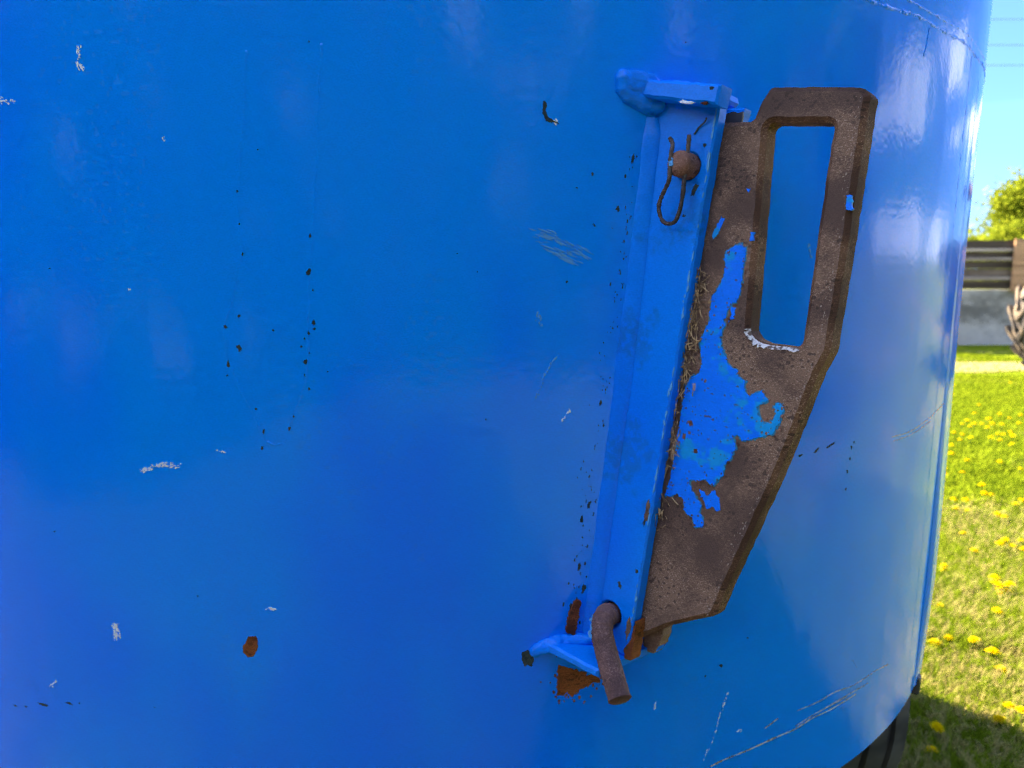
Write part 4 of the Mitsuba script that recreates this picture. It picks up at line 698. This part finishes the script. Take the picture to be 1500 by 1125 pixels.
# ------------------------------------------------------------------ wall and fence behind
def mottled(p, n, uv):  # random blotches of lighter and darker grey
    a = fbm(p.x * 0.9, p.y, p.z * 1.6, 4); b = fbm(p.x * 9, p.y * 9, p.z * 9, 3)
    return mix((0.13, 0.13, 0.115), (0.34, 0.335, 0.30), smoothstep(0.32, 0.62, a * 0.8 + b * 0.2)) * (0.85 + 0.3 * b)
scene['concrete'] = {'type': 'twosided', 'bsdf': {'type': 'diffuse', 'reflectance': proc(mottled)}}
def woodc(dark, light):
    def f(p, n, uv):
        a = fbm(p.x * 1.3, p.y * 4, p.z * 38, 4)
        return mix(dark, light, smoothstep(0.3, 0.7, a))
    return {'type': 'twosided', 'bsdf': {'type': 'diffuse', 'reflectance': proc(f)}}
scene['wood_dark'] = woodc((0.030, 0.024, 0.018), (0.090, 0.075, 0.058))
scene['wood_grey'] = woodc((0.12, 0.10, 0.085), (0.34, 0.30, 0.26))
scene['wood_mid'] = woodc((0.06, 0.048, 0.036), (0.16, 0.13, 0.10))
scene['wood_tan'] = woodc((0.22, 0.13, 0.07), (0.40, 0.25, 0.14))
FY = 14.4
wall = thing('concrete_wall', 'low mottled grey concrete wall at the far side of the lawn', 'wall')
for i in range(11):
    x0 = -14 + 3.0 * i
    part(wall, 'panel', box(x0 + 0.006, x0 + 2.994, FY, FY + 0.2, -0.2, 1.03 + 0.012 * ((i * 7) % 3 - 1), 0.015), 'concrete')
fence = thing('plank_fence', 'dark weathered plank fence standing above the concrete wall', 'fence')
rows = [(1.045, 0.150, 'wood_dark', 0.00), (1.20, 0.075, 'wood_grey', 0.05), (1.28, 0.135, 'wood_mid', 0.00), (1.42, 0.135, 'wood_dark', 0.01), (1.56, 0.06, 'wood_grey', 0.06), (1.625, 0.10, 'wood_dark', 0.0), (1.73, 0.055, 'wood_grey', 0.055), (1.79, 0.14, 'wood_dark', 0.015)]
g = np.random.default_rng(44)
for (z0, h, mt, out) in rows:
    x0 = -14.0
    while x0 < 19:
        L = g.uniform(3.4, 4.6); dz = g.normal(0, 0.0025)
        m_ = mt if g.random() < 0.8 else ('wood_mid' if mt == 'wood_grey' else 'wood_dark')
        part(fence, 'plank', box(x0, x0 + L - 0.012, FY - 0.005 - out, FY + 0.055 - out * 0.3 + 0.0007 * g.random(), z0 + dz, z0 + dz + h + 0.002, 0.005), m_)
        x0 += L
for x in (-12, -6, 0, 5.0, 13.0, 18.0):
    part(fence, 'post', box(x, x + 0.14, FY + 0.0575, FY + 0.19, 1.0, 1.93, 0.008), 'wood_dark')
part(fence, 'post', box(9.2, 9.95, FY - 0.13, FY - 0.075, 1.0, 1.95, 0.008), 'wood_tan', label='wide tan board nailed over the planks')

# ------------------------------------------------------------------ grass
def bladec(p, n, uv):
    a = fbm(p.x * 0.8, p.y * 0.8, 0, 4); r = cell_rand(p.x * 55, p.y * 55, 3); b = fbm(p.x * 5, p.y * 5, 1, 2)
    c = mix((0.115, 0.180, 0.008), (0.225, 0.285, 0.014), smoothstep(0.1, 0.9, r * 0.6 + b * 0.4))
    return mix(c, (0.38, 0.325, 0.13), smoothstep(0.57, 0.72, a * 0.5 + r * 0.5) * smoothstep(0.46, 0.66, a) * 0.8)
scene['grass_blade'] = {'type': 'principledthin', 'base_color': proc(bladec), 'roughness': 0.55, 'spec_trans': 0.0, 'diff_trans': 0.9, 'eta': 1.3}

def blades(px, py, h, wd, seed):
    g = np.random.default_rng(seed); n = len(px)
    az = g.uniform(0, 2 * np.pi, n); lean = g.uniform(0.1, 0.9, n) * h
    d = np.stack([np.cos(az), np.sin(az)], 1); az2 = az + np.pi / 2 + g.normal(0, 0.4, n); s = np.stack([np.cos(az2), np.sin(az2)], 1) * (wd / 2)[:, None]
    base = np.stack([px, py], 1)
    z0, z1, z2 = 0 * h, 0.55 * h, h * g.uniform(0.7, 1.0, n)
    P0, P1 = np.c_[base - s, z0], np.c_[base + s, z0]
    mid = base + d * (lean * 0.3)[:, None]
    P2, P3 = np.c_[mid - 0.8 * s, z1], np.c_[mid + 0.8 * s, z1]
    P4 = np.c_[base + d * lean[:, None], z2]
    v = np.stack([P0, P1, P2, P3, P4], 1).reshape(-1, 3); o = 5 * np.arange(n)[:, None]
    return v, np.concatenate([o + [0, 1, 3], o + [0, 3, 2], o + [2, 3, 4]], 1).reshape(-1, 3)
g = np.random.default_rng(71)
def wedge(n, d0, d1, a0, a1, power=1.0):
    d = d0 + (d1 - d0) * g.random(n) ** power; a = np.radians(g.uniform(a0, a1, n))
    return d * np.sin(a), d * np.cos(a)
ms = []
for (n, d0, d1, a0, a1, pw, h0, h1, w0, w1, sd) in ((90000, 1.7, 5.0, 26, 36, 1.0, .03, .085, .003, .006, 1), (90000, 5, 14.5, 26, 36, 0.9, .025, .06, .006, .012, 2),
        (30000, 1.2, 5.0, 36, 80, 1.0, .03, .085, .004, .008, 3), (40000, 5, 14.5, -60, 60, 0.8, .04, .10, .012, .02, 4), (40000, 0.3, 8.0, 80, 280, 0.7, .03, .09, .008, .015, 5)):
    x, y = wedge(n, d0, d1, a0, a1, pw)
    keep = ~((y > 10.0) & (y < 11.6) & (g.random(n) < 0.93)) & ~((y < np.where(x < -2, 5.0, 0.5)) & (y > -5.5) & (x < 1.0) & (g.random(n) < 0.97))
    # taller tussocks here and there, a fringe along the wall
    x, y = x[keep], y[keep]; n = len(x)
    tall = 1 + 0.3 * (meshkit.noise(np.c_[x * 1.7, y * 1.7, x * 0], 3) > 0.7) + 1.6 * (y > 13.6)
    ms.append(blades(x, y, g.uniform(h0, h1, n) * tall, g.uniform(w0, w1, n), sd))
scene['grass'] = mikit.ply(join(ms), 'grass_blade')
labels['grass'] = {'label': 'bright green lawn grass mixed with dry yellow blades', 'category': 'grass', 'kind': 'stuff'}

# ------------------------------------------------------------------ dandelions
scene['petal'] = {'type': 'principledthin', 'base_color': C(0.70, 0.56, 0.003), 'roughness': 0.6, 'diff_trans': 0.7, 'eta': 1.3}
scene['stalk'] = {'type': 'twosided', 'bsdf': {'type': 'diffuse', 'reflectance': C(0.14, 0.20, 0.05)}}
scene['seed_fluff'] = {'type': 'twosided', 'bsdf': {'type': 'diffuse', 'reflectance': C(0.62, 0.56, 0.46)}}
def flower(seed):
    g = np.random.default_rng(seed); v, f = [], []
    for ringi, (cnt, r, zz, lift) in enumerate(((18, 0.021, 0.0, 0.002), (15, 0.016, 0.003, 0.004), (11, 0.010, 0.006, 0.005))):
        for i in range(cnt):
            a = 2 * np.pi * (i + g.random() * .6) / cnt; L = r * g.uniform(.85, 1.1); hw = 0.0026
            d = np.array([math.cos(a), math.sin(a), 0]); s = np.array([-d[1], d[0], 0]) * hw
            o = len(v); v += [[0, 0, zz], d * L * .6 - s + [0, 0, zz + lift], d * L + [0, 0, zz + lift * .6], d * L * .6 + s + [0, 0, zz + lift]]
            f += [[o, o + 1, o + 2], [o, o + 2, o + 3]]
    return np.array([np.asarray(x, float) for x in v]), np.array(f)
heads = [mikit.ply(flower(s), 'petal') for s in (1, 2, 3)]
stems = [mikit.ply(tube([(0, 0, 0), (0.006 * (s - 2), 0.004, 0.5), (0, 0, 1)], [0.0022, 0.0018, 0.0020], 5), 'stalk') for s in (1, 2, 3)]
pos = list(DANDELIONS)
g = np.random.default_rng(91)
for i in range(40):
    pos.append((float(g.uniform(2.4, 9.0)), float(g.uniform(1.2, 9.0))))
for i in range(26):
    dd, aa = float(g.uniform(3.5, 9.5)), math.radians(float(g.uniform(26.5, 35)))
    pos.append((dd * math.sin(aa), dd * math.cos(aa)))
for i, (x, y) in enumerate(pos):
    d = thing('dandelion', 'small yellow dandelion flowering in the lawn', 'flower', 'dandelions in the lawn')
    h = float(g.uniform(0.05, 0.085)); sc = float(g.uniform(0.95, 1.35)); t = T().translate([x, y, h]).rotate([0, 0, 1], float(g.uniform(0, 360))).rotate([1, 0, 0], float(g.uniform(-22, 22)))
    scene[d + '__flower_head'] = {**heads[i % 3], 'to_world': t.scale(sc)}
    scene[d + '__stem'] = {**stems[i % 3], 'to_world': T().translate([x, y, 0]).scale([1, 1, h])}

# ------------------------------------------------------------------ trees
def leafm(c0, c1, dt=0.8):
    return {'type': 'principledthin', 'base_color': proc(lambda p, n, uv: mix(c0, c1, cell_rand(p.x * 9, p.y * 9, p.z * 9))), 'roughness': 0.6, 'diff_trans': dt, 'eta': 1.3}
scene['lime_leaf'] = leafm((0.13, 0.18, 0.012), (0.23, 0.26, 0.02), 1.0)
scene['dark_leaf'] = leafm((0.018, 0.034, 0.010), (0.05, 0.075, 0.018), 0.5)
scene['bark'] = {'type': 'twosided', 'bsdf': {'type': 'diffuse', 'reflectance': proc(lambda p, n, uv: mix((0.06, 0.05, 0.04), (0.18, 0.15, 0.12), fbm(p.x * 12, p.y * 12, p.z * 3, 3)))}}
def tree(label, x, y, h, r, base, n, size, leaf, seed, conifer=False, group=None, cat='tree'):
    t = thing('tree', label, cat, group); g = np.random.default_rng(seed)
    limbs = [tube(spline([(x, y, -0.1), (x + 0.03 * h * g.normal(), y + 0.03 * h * g.normal(), h * 0.4), (x + 0.02 * h * g.normal(), y, h * 0.92)], 12), np.linspace(0.028 * h, 0.004 * h, 13)[: len(spline([(0, 0, 0), (0, 0, 1), (0, 0, 2)], 12))], 9)]
    cl = []
    for i in range(46 if not conifer else 60):
        if conifer:
            zz = base + (h - base) * g.random() ** 1.3; rad = r * (1 - (zz - base) / (h - base)) * g.uniform(0.4, 1.0)
        else:
            zz = base + (h - base) * g.random(); s = (zz - base) / (h - base); rad = r * math.sin(np.pi * min(0.96, 0.12 + 0.86 * s)) ** 0.7 * g.uniform(0.25, 1.0)
        a = g.uniform(0, 2 * np.pi); c = np.array([x + rad * math.cos(a), y + rad * math.sin(a), zz]); cl.append(c)
        limbs.append(tube([(x, y, max(base * 0.7, zz - 0.5 * rad)), (c + [x, y, zz]) / 2 + [0, 0, 0.05], c], [0.008 * h, 0.005 * h, 0.002 * h], 5))
    part(t, 'trunk', join(limbs), 'bark', 50)
    cl = np.array(cl); w = g.integers(0, len(cl), n)
    c = cl[w] + g.normal(0, 1, (n, 3)) * np.array([0.16, 0.16, 0.11]) * r * (1.0 if not conifer else 0.8)
    a = g.normal(0, 1, (n, 3)); a /= np.linalg.norm(a, axis=1, keepdims=True); b = np.cross(a, g.normal(0, 1, (n, 3))); b /= np.linalg.norm(b, axis=1, keepdims=True)
    s = (size * g.uniform(0.6, 1.3, n))[:, None]
    v = np.stack([c - a * s, c + b * s * 0.55, c + a * s, c - b * s * 0.55], 1).reshape(-1, 3); o = 4 * np.arange(n)[:, None]
    part(t, 'crown', (v, np.concatenate([o + [0, 1, 2], o + [0, 2, 3]], 1).reshape(-1, 3)), leaf)
tree('lime green broadleaf tree rising behind the plank fence', 20.7, 31.0, 4.75, 2.7, 0.4, 34000, 0.10, 'lime_leaf', 5)
tree('low lime green bush peeping over the fence beside the tank', 17.0, 26.5, 2.75, 1.5, 0.5, 6000, 0.07, 'lime_leaf', 6, cat='bush')
ROW = [(-84, 7.0, 3.6, 1.9, 'far left end of the row'), (-62, 7.4, 4.4, 2.0, 'second from the left end of the row'), (-41, 7.2, 3.9, 2.0, 'third from the left end of the row'), (-20, 7.6, 4.6, 2.1, 'fourth from the left end of the row'), (1, 7.2, 4.2, 2.0, 'in the middle of the row'),
       (22, 7.5, 4.7, 2.1, 'fourth from the right end of the row'), (43, 7.2, 4.1, 2.0, 'third from the right end of the row'), (64, 7.3, 4.9, 2.0, 'second from the right end of the row'), (84, 7.0, 4.5, 1.8, 'far right end of the row')]
for i, (az, dist, h, r, what) in enumerate(ROW):
    a = math.radians(az)
    tree('dark green tree, ' + what, dist * math.sin(a), -dist * math.cos(a), h, r, 0.15, 9000, 0.13, 'dark_leaf', 20 + i, False, 'dark trees on the near side of the lawn')



# ------------------------------------------------------------------ tractor at the right edge
tr = thing('tractor', 'parked tractor at the right edge, its muddy lugged rear tyre in view', 'tractor')
TX, TY = 7.13, 8.15
def lugged(r, w, n, lug):
    """A tractor tyre with axle along y, and its lugs one by one."""
    b = revolve_x([(r * .55, -w * .42), (r * .72, -w * .5), (r * .88, -w * .47), (r * .94, -w * .3), (r * .95, 0), (r * .94, w * .3), (r * .88, w * .47), (r * .72, w * .5), (r * .55, w * .42)], 64)
    rotm = np.array([[0, 1, 0], [1, 0, 0], [0, 0, 1.0]])
    body = (b[0] @ rotm.T, b[1][:, ::-1])
    lugs = []
    for i in range(n):
        for sgn in (-1, 1):
            a0 = 2 * np.pi * (i + (0.5 if sgn > 0 else 0)) / n; pts = []
            for y_, da in ((0.02 * w * sgn, 0.0), (0.49 * w * sgn, 0.36)):
                for k in (-1, 1):
                    for rr in (0.90, 1.0 if abs(y_) < .3 * w else 0.985):
                        aa = a0 - da + k * lug
                        pts.append([r * rr * math.cos(aa), y_, r * rr * math.sin(aa)])
            hmesh = trimesh.convex.convex_hull(np.array(pts)); lugs.append(tri(hmesh))
    return body, lugs
def put_wheel(x, y, r, w, n, lug):
    wk = numbered(f'{tr}__wheel'); body, lugs = lugged(r, w, n, lug)
    scene[wk + '__tyre'] = mikit.ply(moved(body, (x, y, r - 0.02)), 'muddy_rubber', smooth=40)
    for i, l in enumerate(lugs):
        scene[f'{wk}__lug' + (f'_{i:03d}' if i else '')] = mikit.ply(moved(l, (x, y, r - 0.02)), 'muddy_rubber')
    rim = revolve_x([(r * .57, -w * .4), (r * .52, -w * .3), (r * .48, -w * .1), (r * .2, -w * .05), (r * .18, -w * .15), (0, -w * .15)])
    rotm = np.array([[0, 1, 0], [1, 0, 0], [0, 0, 1.0]])
    scene[wk + '__rim'] = mikit.ply(moved((rim[0] @ rotm.T, rim[1]), (x, y, r - 0.02)), 'wheel_paint', smooth=40)
put_wheel(TX, TY, 0.80, 0.42, 18, 0.045); put_wheel(TX, TY + 1.55, 0.80, 0.42, 18, 0.045)
put_wheel(TX + 2.35, TY + 0.1, 0.48, 0.26, 16, 0.05); put_wheel(TX + 2.35, TY + 1.45, 0.48, 0.26, 16, 0.05)
part(tr, 'body', join([box(TX - 0.35, TX + 2.9, TY + 0.55, TY + 1.0, 0.55, 0.95, 0.03), tube([(TX, TY, .78), (TX, TY + 1.55, .78)], 0.10, 12), tube([(TX + 2.35, TY + .1, .46), (TX + 2.35, TY + 1.45, .46)], 0.06, 12)]), 'dark_steel')
part(tr, 'bonnet', box(TX + 1.15, TX + 2.95, TY + 0.45, TY + 1.1, 0.955, 1.45, 0.07), 'wheel_paint')
part(tr, 'grille', box(TX + 2.955, TX + 2.975, TY + 0.52, TY + 1.03, 1.0, 1.38, 0.008), 'dark_steel')
for yy in (TY + 0.22, TY + 1.28):
    t_ = np.linspace(0.25, 2.2, 16); f_ = [(TX + 0.88 * math.cos(q_), TX * 0 + 0.78 + 0.88 * math.sin(q_)) for q_ in t_]
    v_ = np.array([[x, yy + dy, z] for x, z in f_ for dy in (-0.16, 0.12)]); k = np.arange(15) * 2
    part(tr, 'mudguard', (np.vstack([v_, v_ * 1 + [0, 0, 0.012]]), np.vstack([np.stack([k, k + 1, k + 3, k + 2], 1), np.stack([k + 32, k + 33, k + 35, k + 34], 1), np.stack([k, k + 2, k + 34, k + 32], 1), np.stack([k + 1, k + 3, k + 35, k + 33], 1)])), 'wheel_paint')
for x in (TX - 0.3, TX + 1.05):
    for yy in (TY + 0.25, TY + 1.25):
        part(tr, 'cab_pillar', box(x, x + 0.06, yy, yy + 0.06, 0.955, 2.28, 0.008), 'dark_steel')
part(tr, 'cab_roof', box(TX - 0.4, TX + 1.2, TY + 0.15, TY + 1.41, 2.285, 2.40, 0.04), 'wheel_paint')
part(tr, 'windscreen', box(TX + 1.08, TX + 1.085, TY + 0.33, TY + 1.23, 1.455, 2.27), 'cab_glass')
part(tr, 'seat', join([box(TX + 0.1, TX + 0.55, TY + 0.55, TY + 1.0, 1.0, 1.12, 0.03), box(TX + 0.0, TX + 0.11, TY + 0.55, TY + 1.0, 1.125, 1.6, 0.03)]), 'rubber')
part(tr, 'exhaust', tube([(TX + 1.6, TY + .6, 1.44), (TX + 1.6, TY + .6, 2.2)], 0.03, 12), 'dark_steel', 40)

# ------------------------------------------------------------------ overhead wires and their poles
scene['pole_wood'] = woodc((0.10, 0.08, 0.06), (0.22, 0.19, 0.15))
def wirecat(z0, sag, y=40.0):
    x = np.linspace(-60, 90, 60); t = (x - 15) / 75
    return tube(np.c_[x, 0 * x + y, z0 - sag * (1 - t * t)], 0.014, 6)
names = ('topmost', 'middle', 'lowest')
for i, px in enumerate((13.55, 12.35, 11.4)):
    kname = numbered('overhead_wire')
    scene[kname] = mikit.ply(wirecat(px + 0.35, 0.35), 'pole_wood', smooth=True)
    labels[kname] = {'label': f'thin dark overhead wire across the sky, {names[i]} of the three', 'category': 'wire'}
for i, x in enumerate((-60.0, 90.0)):
    p_ = thing('utility_pole', ('wooden utility pole carrying the wires far to the left', 'wooden utility pole carrying the wires far to the right')[i], 'pole')
    part(p_, 'post', tube([(x, 40.16, -0.5), (x, 40.16, 14.6)], [0.16, 0.11], 12), 'pole_wood', 40)
    part(p_, 'insulator', join([tube([(x, 40.14, z), (x, 39.99, z)], 0.04, 8) for z in (13.9, 12.7, 11.75)]), 'concrete')
